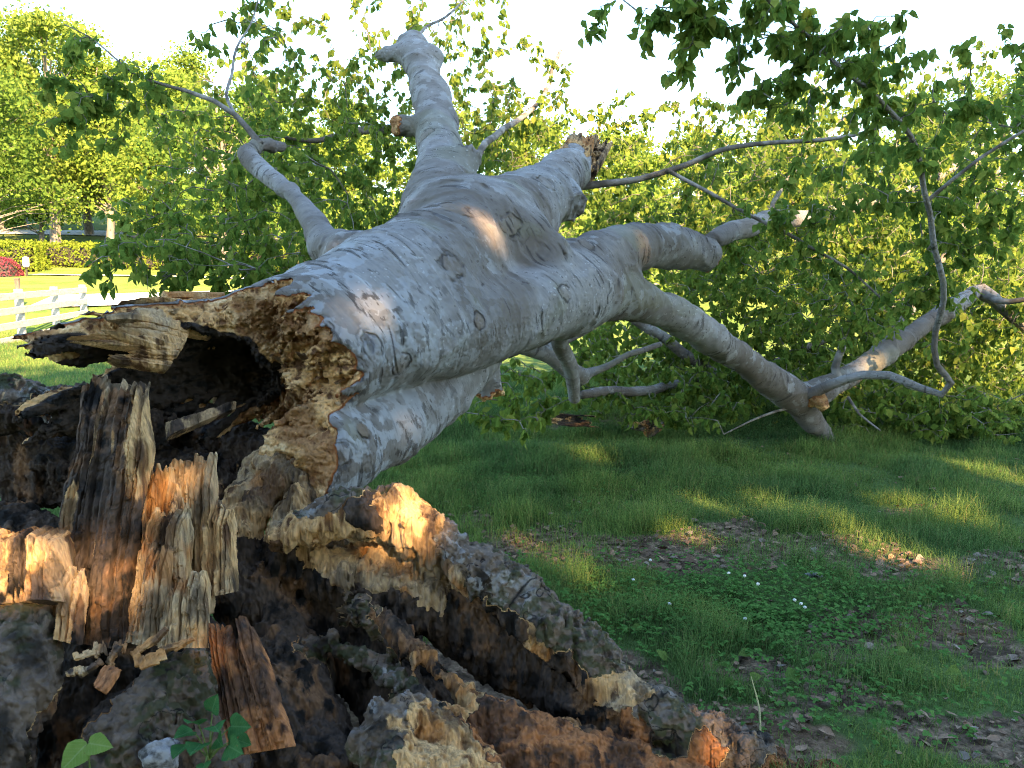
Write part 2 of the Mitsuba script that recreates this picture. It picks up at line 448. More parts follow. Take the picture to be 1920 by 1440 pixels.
def cut_main(P):
    q = P - O
    s, a, b = q @ AX, q @ E1, q @ E2
    phi, r = np.degrees(np.arctan2(b, a)), np.hypot(a, b)
    end = np.interp(phi, ENDS[:, 0], ENDS[:, 1])
    near = np.abs(s - end) < 0.45
    out = end - s
    if near.any():
        k = np.stack([phi[near] * 0.25, r[near] * 14, s[near] * 1.5], -1)
        fine = np.stack([phi[near] * 0.9, r[near] * 55, s[near] * 6], -1)
        left = np.clip((-phi[near] - 5) / 20, 0, 1)
        shard = (nz(k, 4) - 0.5) * (0.17 + 0.30 * left) + np.abs(nz(fine, 5) - 0.5) * (0.15 + 0.10 * left) + (nz(P[near] * 15, 6) - 0.5) * 0.10
        out[near] += shard
    return out * 0.6


def cut_lower(P):
    q = P - O2
    s = q @ AX2
    out = -s + 0.35 * (q @ E1)
    near = np.abs(out) < 0.3
    if near.any():
        p = P[near]
        out[near] += (nz(p * 11, 14) - 0.5) * 0.14 + np.abs(nz(p * 32, 15) - 0.5) * 0.07
    return out * 0.7


def trunk_parts(P):
    """(outer bark surface, cavity, cut) with the trunk's lobes joined before the cuts"""
    C = {k: chain_sdf(P, *CURVE[k]) for k in CURVE}
    for k, c0, ax0, rad in SNAGS:
        w = ((P - c0) ** 2).sum(1) < .25
        if w.any():
            C[k][w] = np.maximum(C[k][w], cut_snag(P[w], c0, ax0))
    main = smin(C['trunk'], C['right'], .08)
    main = smin(main, smin(C['right__snag'], C['right__snag_001'], .02), .05)
    for k in ('limb', 'limb_001', 'limb_002', 'limb_003', 'branch'):
        d = C[k]
        for j in C:
            if j.startswith(k + '__'):
                d = smin(d, C[j], .07)
        main = smin(main, d, BLEND[k])
    return main, C['lower']


BARK_R = 0.9


def relief(P):
    """dents, collars and wrinkles of the bark"""
    q = np.stack([P @ AX, P @ E1, P @ E2], -1)
    w = nz(P * 3.5, 24)[:, None]
    fold = 1 - 2 * np.abs(nz(q * [7.5, 1.7, 1.7] + 1.2 * w, 23) - 0.5)
    wrinkle = 1 - 2 * np.abs(nz(q * [26, 4.5, 4.5] + 2 * w, 25) - 0.5)
    return (nf(P * 2.7, 2, 21) - 0.5) * 0.055 + (nz(P * 9, 22) - 0.5) * 0.012 - np.clip(fold - .8, 0, .2) * 0.07 - (wrinkle - .5) * 0.006


def trunk_field(P):
    main, low = trunk_parts(P)
    out = np.minimum(main, low).astype(float)
    near = np.abs(np.minimum(main, low)) < 0.35
    if near.any():
        p = P[near]
        rel = relief(p)
        m, l = main[near] + rel, low[near] + rel
        cav = chain_sdf(p, *CAV) + (nf(p * 7, 2, 31) - 0.5) * 0.10
        m = smax(m, cut_main(p), .008)
        m = np.maximum(m, -cav)
        l = smax(l, cut_lower(p), .008)
        # the torn tip of the second limb
        tip = at(1080, 304, 6.14)
        ax = (at(1078, 306, 6.12) - at(1018, 362, 5.5))
        ax /= np.linalg.norm(ax)
        q = p - tip
        w = np.linalg.norm(q, axis=1) < 0.5
        if w.any():
            c2 = (q[w] @ ax) - 0.02 + (nz(p[w] * 11, 41) - 0.5) * 0.55 + (nz(p[w] * 38, 42) - 0.5) * 0.14
            m[w] = smax(m[w], c2 * 0.6, .01)
            m[w] = np.maximum(m[w], -chain_sdf(p[w], *TIPCAV) - (nz(p[w] * 25, 45) - .5) * .06)
        out[near] = smin(m, l, .008)
    return out


V, F = surface(trunk_field, (-1.75, 2.0, 0.0), (4.55, 8.1, 3.55), TRUNK_H, 0.045)
keep = trimesh.graph.connected_components(np.vstack([F[:, [0, 1]], F[:, [1, 2]]]), min_len=3000)
good = np.zeros(len(V), bool)
for c in keep:
    good[c] = True
F = F[good[F].all(1)]
main_, low_ = trunk_parts(V)
rel_ = relief(V)
depth_in = -np.minimum(main_, low_) - rel_          # how far inside the bark surface
cav_ = chain_sdf(V, *CAV) + (nf(V * 7, 2, 31) - 0.5) * 0.10
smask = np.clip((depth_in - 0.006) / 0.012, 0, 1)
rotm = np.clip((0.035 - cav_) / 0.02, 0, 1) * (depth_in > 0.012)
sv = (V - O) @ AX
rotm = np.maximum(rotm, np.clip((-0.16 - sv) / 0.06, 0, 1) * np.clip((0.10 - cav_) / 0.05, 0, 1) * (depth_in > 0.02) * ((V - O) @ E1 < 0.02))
for k, c0, ax0, rad in [x for x in SNAGS if x[0] in ('limb__snag', 'right__snag_001', 'limb_002')]:
    w = np.linalg.norm(V - c0, axis=1) < 1.6 * rad
    smask[w] = np.maximum(smask[w], np.clip((cut_snag(V[w], c0, ax0) + .022) / .01, 0, 1))
rotm = np.maximum(rotm, 0.42 * (np.linalg.norm(V - at(1085, 300, 6.2), axis=1) < .35) * smask)
V2 = smooth_mesh(V, F, 1, 0.5)
V = np.where((smask > 0.4)[:, None], V, V2)
N = vnormals(V, F)
for u, v_, r, brown in [(850, 490, .10, .35), (705, 650, .06, .2), (655, 690, .055, .3), (688, 795, .045, .8), (905, 592, .05, .6), (1065, 545, .09, .35), (965, 425, .09, .5), (845, 380, .11, .75), (1030, 340, .08, .3), (600, 620, .05, .2), (790, 250, .08, .5), (1260, 470, .05, .3),
                        (1150, 560, .06, .3), (760, 690, .05, .4), (640, 860, .06, .3), (900, 520, .05, .2), (1100, 450, .06, .3)]:
    q = V - EYE
    ray = at(u, v_, 1.0) - EYE
    ray /= np.linalg.norm(ray)
    t = q @ ray
    hit = np.where(np.linalg.norm(q - np.outer(t, ray), axis=1) < .02, t, 1e9)
    if hit.min() < 50:
        SCARS.append((V[hit.argmin()].tolist(), r, brown))
best, which, along = np.full(len(V), 1e9), np.zeros(len(V), int), np.zeros(len(V))
names = list(CURVE)
for i, k in enumerate(names):
    c, r = CURVE[k]
    acc = np.r_[0, np.cumsum(np.linalg.norm(np.diff(c, axis=0), axis=1))]
    for j in range(len(c) - 1):
        ab = c[j + 1] - c[j]
        t = np.clip((V - c[j]) @ ab / (ab @ ab), 0, 1)
        d = np.linalg.norm(V - c[j] - t[:, None] * ab, axis=1) - (r[j] + (r[j + 1] - r[j]) * t)
        b = d < best
        best[b], which[b], along[b] = d[b], i, acc[j] + (t * np.linalg.norm(ab))[b] + 3.1 * i
along = np.where(np.isin(which, [names.index(k) for k in ('trunk', 'lower', 'right', 'right__snag', 'limb_002__collar')]), (V - O) @ AX + 50, along)
UV = np.column_stack([along, smask + rotm])
tree = thing('fallen_tree', 'big grey smooth-barked tree snapped off hollow at its base and lying over', 'tree')
fw = which[F[:, 0]]
fm = UV[F].mean(1)[:, 1]
nm = np.array(names)[fw]
near_butt = sv[F[:, 0]] < 0.9
fold = {'lower': 'trunk__lower_lobe', 'right': 'trunk', 'right__snag': 'trunk__snag', 'right__snag_001': 'trunk__snag_001', 'limb_002__collar': 'trunk__collar', 'trunk': 'trunk'}
part = np.array([fold.get(x, x) for x in names])[fw]
part = np.where((fm > 1.5) & near_butt, 'trunk__rotten_hollow', np.where((fm > 0.5) & near_butt, 'trunk__torn_wood', part))
tipf = np.where((fm > 0.5) & (nm == 'limb_001'))[0]
e = F[tipf]
comp = trimesh.graph.connected_component_labels(np.vstack([e[:, [0, 1]], e[:, [1, 2]]]), len(V))[e[:, 0]]
part = part.astype('U40')
part[tipf[comp == np.bincount(comp).argmax()]] = 'limb_001__splintered_tip'
PART_LABEL = {'trunk__rotten_hollow': 'black rotten hollow inside the broken trunk', 'trunk__torn_wood': 'torn tan wood round the broken end of the trunk', 'limb_001__splintered_tip': 'splintered brown tip of the middle limb',
              'limb_003': 'long limb arching down to the grass on the right', 'branch': 'crooked thin branch rising left of the trunk'}


def rim(v, f):
    e = np.sort(np.vstack([f[:, [0, 1]], f[:, [1, 2]], f[:, [2, 0]]]), 1)
    u, c = np.unique(e, axis=0, return_counts=True)
    fixed = np.zeros(len(v))
    fixed[u[c == 1].ravel()] = 1
    return fixed


def roughen(v, f, n, uv, amp, fixed, seed, stretch=(1, .8, 1)):
    """Splits every face in four and pushes the points that are not fixed in and out, in creases and tufts."""
    data, f2 = trimesh.remesh.subdivide(np.column_stack([v, n, uv, fixed]), f)
    v2, n2, uv2, fx = data[:, :3], data[:, 3:6], data[:, 6:8], data[:, 8]
    n2 = n2 / (np.linalg.norm(n2, axis=1, keepdims=True) + 1e-9)
    q = v2 * stretch
    big = nz(v2 * 9, seed + 7)
    d = ((1 - 2 * np.abs(nf(q * 34, 3, seed) - 0.5)) - 0.72) * (0.4 + 1.2 * big) + (nz(q * 130, seed + 5) - 0.5) * 0.5
    v2 = v2 + n2 * (amp * d * (fx < 0.01))[:, None]
    nn = vnormals(v2, f2)
    return v2, f2, np.where((fx > 0.01)[:, None], n2, nn), uv2


for k in sorted(set(part), key=lambda x: (x.count('__'), x)):
    key = f'{tree}__{k}'
    v, f, n, uv = submesh(V, F, N, UV, part == k)
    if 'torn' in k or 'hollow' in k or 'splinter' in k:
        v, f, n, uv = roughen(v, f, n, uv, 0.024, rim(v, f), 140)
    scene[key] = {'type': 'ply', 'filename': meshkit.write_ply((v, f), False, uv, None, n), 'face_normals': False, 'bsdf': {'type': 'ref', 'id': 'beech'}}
    if k in PART_LABEL:
        tag(key, PART_LABEL[k])

trunk_points = V
torn_at = V[F[part == 'trunk__torn_wood'][:, 0]]
torn_nor = N[F[part == 'trunk__torn_wood'][:, 0]]


# ------------------------------------------------------------------ the stump: roots and walls as one surface, splintered slabs standing in it
def stump_bark(p):
    g = ridge(p.x * 11, p.y * 11, p.z * 9, 6)
    f = fbm(p.x * 55, p.y * 55, p.z * 55, 4)
    m = fbm(p.x * 4.5, p.y * 4.5, p.z * 4.5 + 3, 4)
    c = mix((0.024, 0.018, 0.013), (0.155, 0.115, 0.086), smoothstep(0.45, 0.78, g) * (0.35 + 1.0 * f))
    c = mix(c, (0.25, 0.235, 0.22), smoothstep(0.55, 0.65, m) * smoothstep(0.46, 0.58, fbm(p.x * 38, p.y * 38, p.z * 38, 4)) * 0.85)
    moss = smoothstep(0.50, 0.60, fbm(p.x * 5, p.y * 5 + 9, p.z * 5, 4)) * smoothstep(0.4, 0.6, noise(p.x * 60, p.y * 60, p.z * 60))
    c = mix(c, (0.038, 0.044, 0.014), moss * 0.7)
    w = fbm(p.x * 12, p.y * 12, p.z * 12, 3)
    return mix(c, (0.008, 0.007, 0.006), line(noise(p.x * 8 + 3 * w, p.y * 8, p.z * 5 + 2 * w), 0.035) * smoothstep(.4, .5, m) * 0.9)


def streak_wood(p):
    wob = 0.5 * fbm(p.x * 6, p.y * 6, p.z * 9, 3)
    g = ridge(p.x * 30 + wob, p.y * 30, p.z * 2.6, 5)
    f = noise(p.x * 260 + 6 * wob, p.y * 260, p.z * 16)
    k = fbm(p.x * 7, p.y * 7, p.z * 6, 4)
    c = mix((0.14, 0.066, 0.027), (0.54, 0.325, 0.145), smoothstep(0.42, 0.74, g))
    c = mix(c, (0.34, 0.25, 0.155), smoothstep(0.50, 0.62, k) * 0.7)
    c = mix(c, (0.36, 0.145, 0.04), smoothstep(0.55, 0.67, fbm(p.x * 9 + 5, p.y * 9, p.z * 5, 4)) * 0.75)
    c = mix(c, (0.05, 0.036, 0.026), smoothstep(0.54, 0.64, fbm(p.x * 16 + 2, p.y * 16, p.z * 5 + 8, 4)) * 0.7)
    c = mix(c, (0.018, 0.013, 0.010), smoothstep(0.60, 0.44, g) * smoothstep(0.4, 0.55, k) * 0.6)
    return c * (0.6 + 0.65 * f)


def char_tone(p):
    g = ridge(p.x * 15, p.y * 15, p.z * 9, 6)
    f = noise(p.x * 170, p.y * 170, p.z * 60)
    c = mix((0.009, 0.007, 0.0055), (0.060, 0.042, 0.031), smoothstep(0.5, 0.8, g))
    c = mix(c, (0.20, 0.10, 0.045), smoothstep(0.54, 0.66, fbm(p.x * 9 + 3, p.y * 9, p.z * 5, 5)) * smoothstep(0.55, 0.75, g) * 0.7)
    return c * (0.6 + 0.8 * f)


def red_wood(p):
    g = ridge(p.x * 30, p.y * 30, p.z * 7, 5)
    c = mix((0.045, 0.022, 0.013), (0.32, 0.13, 0.05), smoothstep(0.42, 0.76, g))
    c = mix(c, (0.035, 0.024, 0.018), smoothstep(0.5, 0.62, fbm(p.x * 9, p.y * 9, p.z * 9 + 3, 4)) * 0.75)
    return c * (0.65 + 0.65 * noise(p.x * 200, p.y * 200, p.z * 60))


def stump_wood(p, n, uv):
    """uv.y: 0 bark, 1 torn wood, 2 black rot, 3 red brown decayed wood"""
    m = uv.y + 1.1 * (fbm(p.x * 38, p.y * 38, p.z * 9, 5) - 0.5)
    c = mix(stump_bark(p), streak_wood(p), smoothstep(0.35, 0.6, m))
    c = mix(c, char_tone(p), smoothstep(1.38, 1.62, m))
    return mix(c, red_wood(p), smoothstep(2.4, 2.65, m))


def stump_height(p, n, uv):
    wob = 0.5 * fbm(p.x * 6, p.y * 6, p.z * 9, 2)
    streak = ridge(p.x * 30 + wob, p.y * 30, p.z * 2.6, 5) + 0.25 * noise(p.x * 200, p.y * 200, p.z * 24)
    rough_ = 1.3 * ridge(p.x * 14, p.y * 14, p.z * 10, 6)
    return dr.select((uv.y < 0.4) | ((uv.y > 1.5) & (uv.y < 2.4)), rough_, streak)


bsdf('stump_wood', stump_wood, 0.88, stump_height, 0.030, 1.5e-3, 0.25)

STUMP = {
    'root': [[(525, 1000, 2.62, .05), (580, 985, 2.62, .06), (640, 970, 2.64, .07), (735, 965, 2.66, .085), (815, 1010, 2.66, .10), (900, 1075, 2.64, .105), (1000, 1155, 2.62, .10), (1100, 1240, 2.58, .085), (1190, 1315, 2.52, .08), (1330, 1395, 2.5, .075), (1500, 1450, 2.5, .05), (1640, 1490, 2.5, .04)],
             [(560, 1050, 2.74, .10), (700, 1085, 2.76, .125), (850, 1150, 2.74, .125), (1000, 1250, 2.72, .12), (1120, 1340, 2.62, .10), (1260, 1430, 2.52, .09), (1400, 1480, 2.5, .07)],
             [(880, 1345, 2.44, .06), (980, 1395, 2.42, .075), (1090, 1435, 2.42, .09), (1230, 1462, 2.42, .08), (1400, 1500, 2.42, .06)],
             [(690, 1150, 2.62, .045), (760, 1205, 2.52, .05), (830, 1265, 2.46, .05), (900, 1330, 2.42, .05), (1010, 1385, 2.42, .05)]],
    'root_001': [[(350, 1235, 2.30, .055), (320, 1290, 2.28, .10), (280, 1360, 2.24, .13), (230, 1450, 2.2, .15)], [(350, 1235, 2.3, .05), (372, 1330, 2.3, .08), (380, 1440, 2.3, .12)]],
    'root_002': [[(95, 1140, 2.26, .05), (55, 1165, 2.24, .09), (20, 1240, 2.2, .12), (-30, 1340, 2.12, .16), (-90, 1460, 2.0, .2)]],
    'root_003': [[(690, 1395, 2.24, .055), (720, 1350, 2.26, .045), (790, 1345, 2.3, .05), (860, 1400, 2.3, .05), (900, 1450, 2.28, .05)], [(690, 1400, 2.22, .06), (740, 1450, 2.18, .08), (850, 1470, 2.2, .07)]],
    'root_004': [[(600, 1210, 2.62, .03), (680, 1235, 2.55, .035), (760, 1285, 2.46, .04), (860, 1350, 2.38, .035)]],
    'rotten_core': [[(430, 1060, 2.72, .10), (480, 1120, 2.78, .14), (520, 1200, 2.74, .16), (540, 1320, 2.6, .17), (600, 1450, 2.45, .16)], [(600, 1080, 2.86, .13), (690, 1200, 2.84, .15), (760, 1330, 2.7, .15), (830, 1450, 2.5, .12)],
                    [(200, 1210, 2.58, .2), (60, 1190, 2.6, .2), (340, 1250, 2.56, .15), (150, 1370, 2.5, .22)]],
    'torn_wall': [[(585, 905, 2.86, .055), (520, 890, 2.84, .085), (475, 930, 2.78, .085), (455, 1000, 2.74, .085), (450, 1060, 2.72, .08)], [(600, 925, 2.84, .05), (560, 960, 2.78, .07), (520, 1010, 2.74, .07)]],
    'hollow_wall': [[(-120, 765, 2.72, .085), (-20, 762, 2.78, .085), (70, 768, 2.82, .08), (160, 768, 2.88, .075), (280, 800, 3.0, .08)],
                    [(-120, 870, 2.95, .15), (60, 870, 3.02, .15), (250, 900, 3.1, .15), (420, 930, 3.1, .14)], [(230, 830, 3.2, .13), (340, 835, 3.25, .14), (440, 850, 3.22, .12), (520, 870, 3.12, .08)], [(-120, 1010, 2.85, .13), (60, 1030, 2.8, .13), (250, 1060, 2.8, .13)]],
}
SCURVE = {k: [spline(*pts(c), 0.08) for c in v] for k, v in STUMP.items()}
# what the surface is made of at places of the stump: (x, y, depth, kind)
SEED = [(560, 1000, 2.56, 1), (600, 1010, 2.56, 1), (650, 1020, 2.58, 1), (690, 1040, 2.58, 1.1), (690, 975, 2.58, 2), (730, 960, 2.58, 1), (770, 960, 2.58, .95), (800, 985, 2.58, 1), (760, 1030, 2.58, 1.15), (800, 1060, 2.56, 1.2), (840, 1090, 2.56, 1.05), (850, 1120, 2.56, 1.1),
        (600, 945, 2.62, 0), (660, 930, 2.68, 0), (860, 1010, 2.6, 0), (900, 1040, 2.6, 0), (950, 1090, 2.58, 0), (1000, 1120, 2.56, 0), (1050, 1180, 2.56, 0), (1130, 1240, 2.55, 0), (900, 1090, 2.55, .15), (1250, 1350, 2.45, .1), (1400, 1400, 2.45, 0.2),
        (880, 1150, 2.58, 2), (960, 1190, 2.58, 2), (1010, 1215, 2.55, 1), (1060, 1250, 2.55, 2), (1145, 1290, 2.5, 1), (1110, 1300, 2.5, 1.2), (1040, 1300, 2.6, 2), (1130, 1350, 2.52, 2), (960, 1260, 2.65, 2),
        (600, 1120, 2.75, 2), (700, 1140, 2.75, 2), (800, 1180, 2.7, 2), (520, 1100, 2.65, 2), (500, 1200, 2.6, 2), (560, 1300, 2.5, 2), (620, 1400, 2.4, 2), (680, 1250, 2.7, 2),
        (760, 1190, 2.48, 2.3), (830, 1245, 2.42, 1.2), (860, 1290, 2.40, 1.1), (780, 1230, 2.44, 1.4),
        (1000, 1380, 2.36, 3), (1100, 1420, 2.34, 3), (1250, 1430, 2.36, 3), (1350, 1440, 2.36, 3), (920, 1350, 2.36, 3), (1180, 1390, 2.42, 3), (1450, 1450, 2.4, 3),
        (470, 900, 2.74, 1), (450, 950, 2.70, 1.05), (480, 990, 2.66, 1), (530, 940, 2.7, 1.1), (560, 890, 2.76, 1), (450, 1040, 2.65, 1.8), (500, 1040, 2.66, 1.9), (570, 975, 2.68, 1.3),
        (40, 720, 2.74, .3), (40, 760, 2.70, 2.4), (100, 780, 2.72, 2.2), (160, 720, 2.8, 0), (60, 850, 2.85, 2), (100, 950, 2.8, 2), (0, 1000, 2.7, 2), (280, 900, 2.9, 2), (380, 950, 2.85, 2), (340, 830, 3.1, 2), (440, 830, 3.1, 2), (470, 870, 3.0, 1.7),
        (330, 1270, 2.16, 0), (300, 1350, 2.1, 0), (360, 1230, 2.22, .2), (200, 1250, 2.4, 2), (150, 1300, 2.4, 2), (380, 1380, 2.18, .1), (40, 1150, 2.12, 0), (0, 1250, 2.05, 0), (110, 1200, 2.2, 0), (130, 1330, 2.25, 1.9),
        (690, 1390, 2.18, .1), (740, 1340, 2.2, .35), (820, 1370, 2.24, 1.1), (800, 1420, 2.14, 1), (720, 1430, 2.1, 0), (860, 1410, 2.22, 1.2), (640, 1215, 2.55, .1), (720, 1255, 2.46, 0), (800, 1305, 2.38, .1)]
SEEDP, SEEDK = np.array([at(*s[:3]) for s in SEED]), np.array([s[3] for s in SEED])


def stump_chains(P):
    return {k: np.min([chain_sdf(P, c, r) for c, r in v], axis=0) for k, v in SCURVE.items()}


def stump_field(P):
    C = stump_chains(P)
    d = C['rotten_core']
    for k, b in (('root', .05), ('root_001', .05), ('root_002', .05), ('root_003', .03), ('root_004', .03), ('torn_wall', .05), ('hollow_wall', .05)):
        d = smin(d, C[k], b)
    d = d.astype(float)
    near = np.abs(d) < 0.14
    if near.any():
        p = P[near]
        w = nz(p * [3, 3, 3], 51)
        fib = np.column_stack([p[:, 0] * 26 + 4 * w, p[:, 1] * 26, p[:, 2] * 8 + 3 * w])
        d[near] += (nf(p * 6, 2, 52) - 0.5) * 0.11 + np.abs(nz(fib, 53) - 0.5) * 0.06 + (nz(fib * 2.3, 54) - 0.5) * 0.022 + (nz(p * 75, 55) - 0.5) * 0.008
    return d


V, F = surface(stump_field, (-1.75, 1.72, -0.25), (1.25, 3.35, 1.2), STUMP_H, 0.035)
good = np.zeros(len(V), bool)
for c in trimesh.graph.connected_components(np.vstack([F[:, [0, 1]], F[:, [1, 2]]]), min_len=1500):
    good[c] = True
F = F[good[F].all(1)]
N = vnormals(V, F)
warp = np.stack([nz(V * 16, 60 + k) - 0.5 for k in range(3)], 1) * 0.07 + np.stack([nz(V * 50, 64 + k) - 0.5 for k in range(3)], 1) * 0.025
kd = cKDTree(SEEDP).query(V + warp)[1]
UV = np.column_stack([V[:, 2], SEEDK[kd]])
stump = thing('tree_stump', 'hollow rotten stump with splintered slabs and a long buttress root beside the fallen trunk', 'tree stump')
print('stump faces', len(F))
C = stump_chains(V)
ks = list(SCURVE)
part = np.array(ks)[np.argmin(np.stack([C[k] for k in ks], 1), 1)][F[:, 0]]
fmk = UV[F].mean(1)[:, 1]
part = np.where((part == 'root') & (fmk > 0.55) & (fmk < 1.55), 'root__torn_wood', np.where((part == 'root') & (fmk >= 1.55) & (fmk < 2.35), 'rotten_core', part))
SL = {'root': 'long tapering buttress root running right into the grass', 'root_001': 'grey mossy buttress root behind the small green plant', 'root_002': 'cracked grey root at the lower left corner', 'root_003': 'pale knobbly root at the bottom centre',
      'rotten_core': 'black rotted inside of the stump', 'torn_wall': 'tan fibrous torn wall under the trunk', 'hollow_wall': 'dark far wall of the stump at the left edge', 'root__torn_wood': 'pale and orange torn wood along the root'}
for k in sorted(set(part), key=lambda x: (x.count('__'), x)):
    key = f'{stump}__{k}'
    v, f, n, uv = submesh(V, F, N, UV, part == k)
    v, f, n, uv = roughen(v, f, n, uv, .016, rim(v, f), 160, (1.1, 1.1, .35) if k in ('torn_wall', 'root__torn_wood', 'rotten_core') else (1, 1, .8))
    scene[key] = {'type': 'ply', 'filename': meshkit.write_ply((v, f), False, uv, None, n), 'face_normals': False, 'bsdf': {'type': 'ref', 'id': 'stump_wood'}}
    if k in SL:
        tag(key, SL[k])


def slab(corners, thick, jag, kind, seed, nu=10, nv=40, rough_=1.0, foot=0.0):
    """A split plank: corners (bottom left, bottom right, top right, top left), grain from bottom to top. It is a bundle of nu splinters
    side by side, each with its own depth, its own broken top and its own steps where layers have torn away."""
    bl, br, tr, tl = [np.asarray(c, float) for c in corners]
    rs = np.random.default_rng(seed * 17 + 3)
    length = np.linalg.norm((tl + tr) / 2 - (bl + br) / 2)
    width = np.linalg.norm(br - bl)
    nor = np.cross(br - bl, tl - bl)
    nor /= np.linalg.norm(nor)
    edge = np.r_[0, np.cumsum(rs.uniform(.4, 1.6, nu))]
    edge /= edge[-1]
    gap = .0006 / max(width, .02)
    A = np.concatenate([[edge[k] + gap, edge[k] * .5 + edge[k + 1] * .5, edge[k + 1] - gap] for k in range(nu)])
    S = np.repeat(np.arange(nu), 3)
    B = np.linspace(0, 1, nv)
    c0 = nz(np.stack([(edge[:-1] + edge[1:]) * width * 12, np.zeros(nu), np.full(nu, seed * 3.7)], -1), seed % 50)
    top = jag * (1.2 * c0 + 1.0 * rs.random(nu) ** 2)
    J = top[S] + np.tile([.5, 0, .5], nu) * jag * rs.uniform(0, 1, nu)[S] + jag * .12 * rs.random(3 * nu)
    Jb = foot * rs.random(nu)[S]

    def side(sgn, sd):
        a, b = np.meshgrid(A, B, indexing='ij')
        bj = Jb[:, None] + b * (1 - J - Jb)[:, None]
        wig = (nz(np.stack([bj * length * 6, a * 0 + seed * 2.3, a * 0 + sd * 0], -1), 3) - .5) * .03 + (nz(np.stack([bj * length * 26, a * 0 + seed, a * 2], -1), 4) - .5) * .010
        aj = a + wig / max(width, .02) * np.clip(np.abs(a - .5) * 2, .25, 1)
        P = (bl + (br - bl) * aj[..., None]) * (1 - bj[..., None]) + (tl + (tr - tl) * aj[..., None]) * bj[..., None]
        s2 = S[:, None] + 0 * b
        layer = np.floor(nz(np.stack([s2 * .37 + sd, bj * length * 5, a * 0 + seed], -1), 7) * 5) / 5 - .4
        d = layer * .034 + (rs.random(nu)[S] - .5)[:, None] * .020 + (nz(np.stack([a * width * 190, bj * length * 7, a * 0 + sd], -1), 8) - .5) * .010 + (nz(P * 130, 9) - .5) * .006
        d = d + np.tile([-.0035, .002, -.0035], nu)[:, None]
        taper = -thick * .30 * (np.clip(np.abs(a - .5) * 2 - .75, 0, 1) / .25) ** 2 - thick * .45 * np.clip(b - .80, 0, 1) / .20
        return P + nor * sgn * np.maximum(thick / 2 + d * rough_ + taper, .002)[..., None], a, bj, b

    fr, A1, B1, b1 = side(1, .3)
    bk, A2, B2, b2 = side(-1, 9.7)
    grid = np.concatenate([fr, bk[::-1]], 0)
    AA, BB, bb = np.concatenate([A1, A2[::-1]], 0), np.concatenate([B1, B2[::-1]], 0), np.concatenate([b1, b2[::-1]], 0)
    n1 = len(A)
    n2 = 2 * n1
    i, j = np.meshgrid(np.arange(n2), np.arange(nv - 1), indexing='ij')
    i2 = (i + 1) % n2
    q = np.stack([i * nv + j, i2 * nv + j, i2 * nv + j + 1, i * nv + j + 1], -1).reshape(-1, 4)
    i = np.arange(n1 - 1)
    for jj, rev in ((nv - 1, False), (0, True)):
        c = np.stack([i * nv + jj, (i + 1) * nv + jj, (n2 - 2 - i) * nv + jj, (n2 - 1 - i) * nv + jj], 1)
        q = np.vstack([q, c[:, ::-1] if rev else c])
    v = grid.reshape(-1, 3)
    lo, hi, base = kind
    m = nf(np.stack([AA.ravel() * width * 22, BB.ravel() * length * 3.5, AA.ravel() * 0 + seed * 5.1], -1), 4, 13)
    mask = lo + (hi - lo) * np.clip((m - base) / 0.22 + 0.5, 0, 1)
    torn = np.clip((bb.ravel() - 0.95) / 0.04, 0, 1)
    mask = mask * (1 - torn) + 1.05 * torn if hi < 2.5 else mask
    f = np.vstack([q[:, [0, 1, 2]], q[:, [0, 2, 3]]])
    return v, f, np.column_stack([v[:, 2], mask])


SLABS = [  # corners in the photograph with depths, thickness, torn top, (kind a, kind b, share), label
    ([(88, 1200, 2.30), (245, 1215, 2.25), (290, 690, 2.40), (165, 700, 2.47)], .075, .05, (1.05, 2.0, .41), 'tall blackened slab leaning in the stump', (30, 110)),
    ([(240, 1110, 2.36), (305, 1110, 2.36), (296, 850, 2.42), (258, 785, 2.44)], .05, .14, (1.0, 1.2, .6), None, (16, 60)),
    ([(283, 1120, 2.38), (350, 1120, 2.36), (362, 880, 2.40), (290, 850, 2.42)], .045, .14, (.95, 1.1, .5), None, (18, 60)),
    ([(325, 1150, 2.43), (398, 1150, 2.41), (404, 840, 2.47), (308, 838, 2.48)], .06, .06, (.95, 1.1, .5), 'grey tan square-topped slab', (20, 70)),
    ([(388, 1120, 2.43), (440, 1110, 2.41), (434, 940, 2.45), (403, 912, 2.46)], .05, .12, (.95, 1.1, .5), None, (14, 50)),
    ([(272, 1115, 2.33), (338, 1115, 2.31), (362, 940, 2.35), (296, 935, 2.36)], .05, .12, (.95, 1.1, .5), None, (18, 50)),
    ([(232, 1200, 2.26), (305, 1210, 2.24), (325, 1008, 2.30), (266, 1000, 2.31)], .05, .12, (.95, 1.2, .5), None, (18, 50)),
    ([(296, 1215, 2.23), (388, 1215, 2.22), (390, 1052, 2.27), (312, 1085, 2.28)], .05, .16, (.95, 1.1, .5), None, (22, 44)),
    ([(430, 1420, 2.12), (548, 1400, 2.10), (462, 1140, 2.24), (388, 1150, 2.26)], .045, .14, (3.0, 3.1, .5), 'red brown decayed slab beside the black hollow', (24, 60)),
    ([(-60, 1150, 2.22), (118, 1130, 2.20), (134, 988, 2.30), (-60, 968, 2.33)], .13, .08, (1.0, 2.0, .60), 'pale split block at the left edge', (40, 40)),
    ([(98, 1190, 2.22), (150, 1210, 2.2), (170, 1040, 2.27), (120, 1040, 2.28)], .05, .2, (1.0, 2.0, .5), None, (14, 40)),
]
for k, (c, th, jag, kind, lab, (nu, nv)) in enumerate(SLABS):
    v, f, uv = slab([at(*x) for x in c], th, jag, kind, k + 1, max(5, nu // 2), nv, 1.0 if th > .044 else .7)
    put('wood_slab', (v, f), 'stump_wood', stump, False, uv, label=lab)
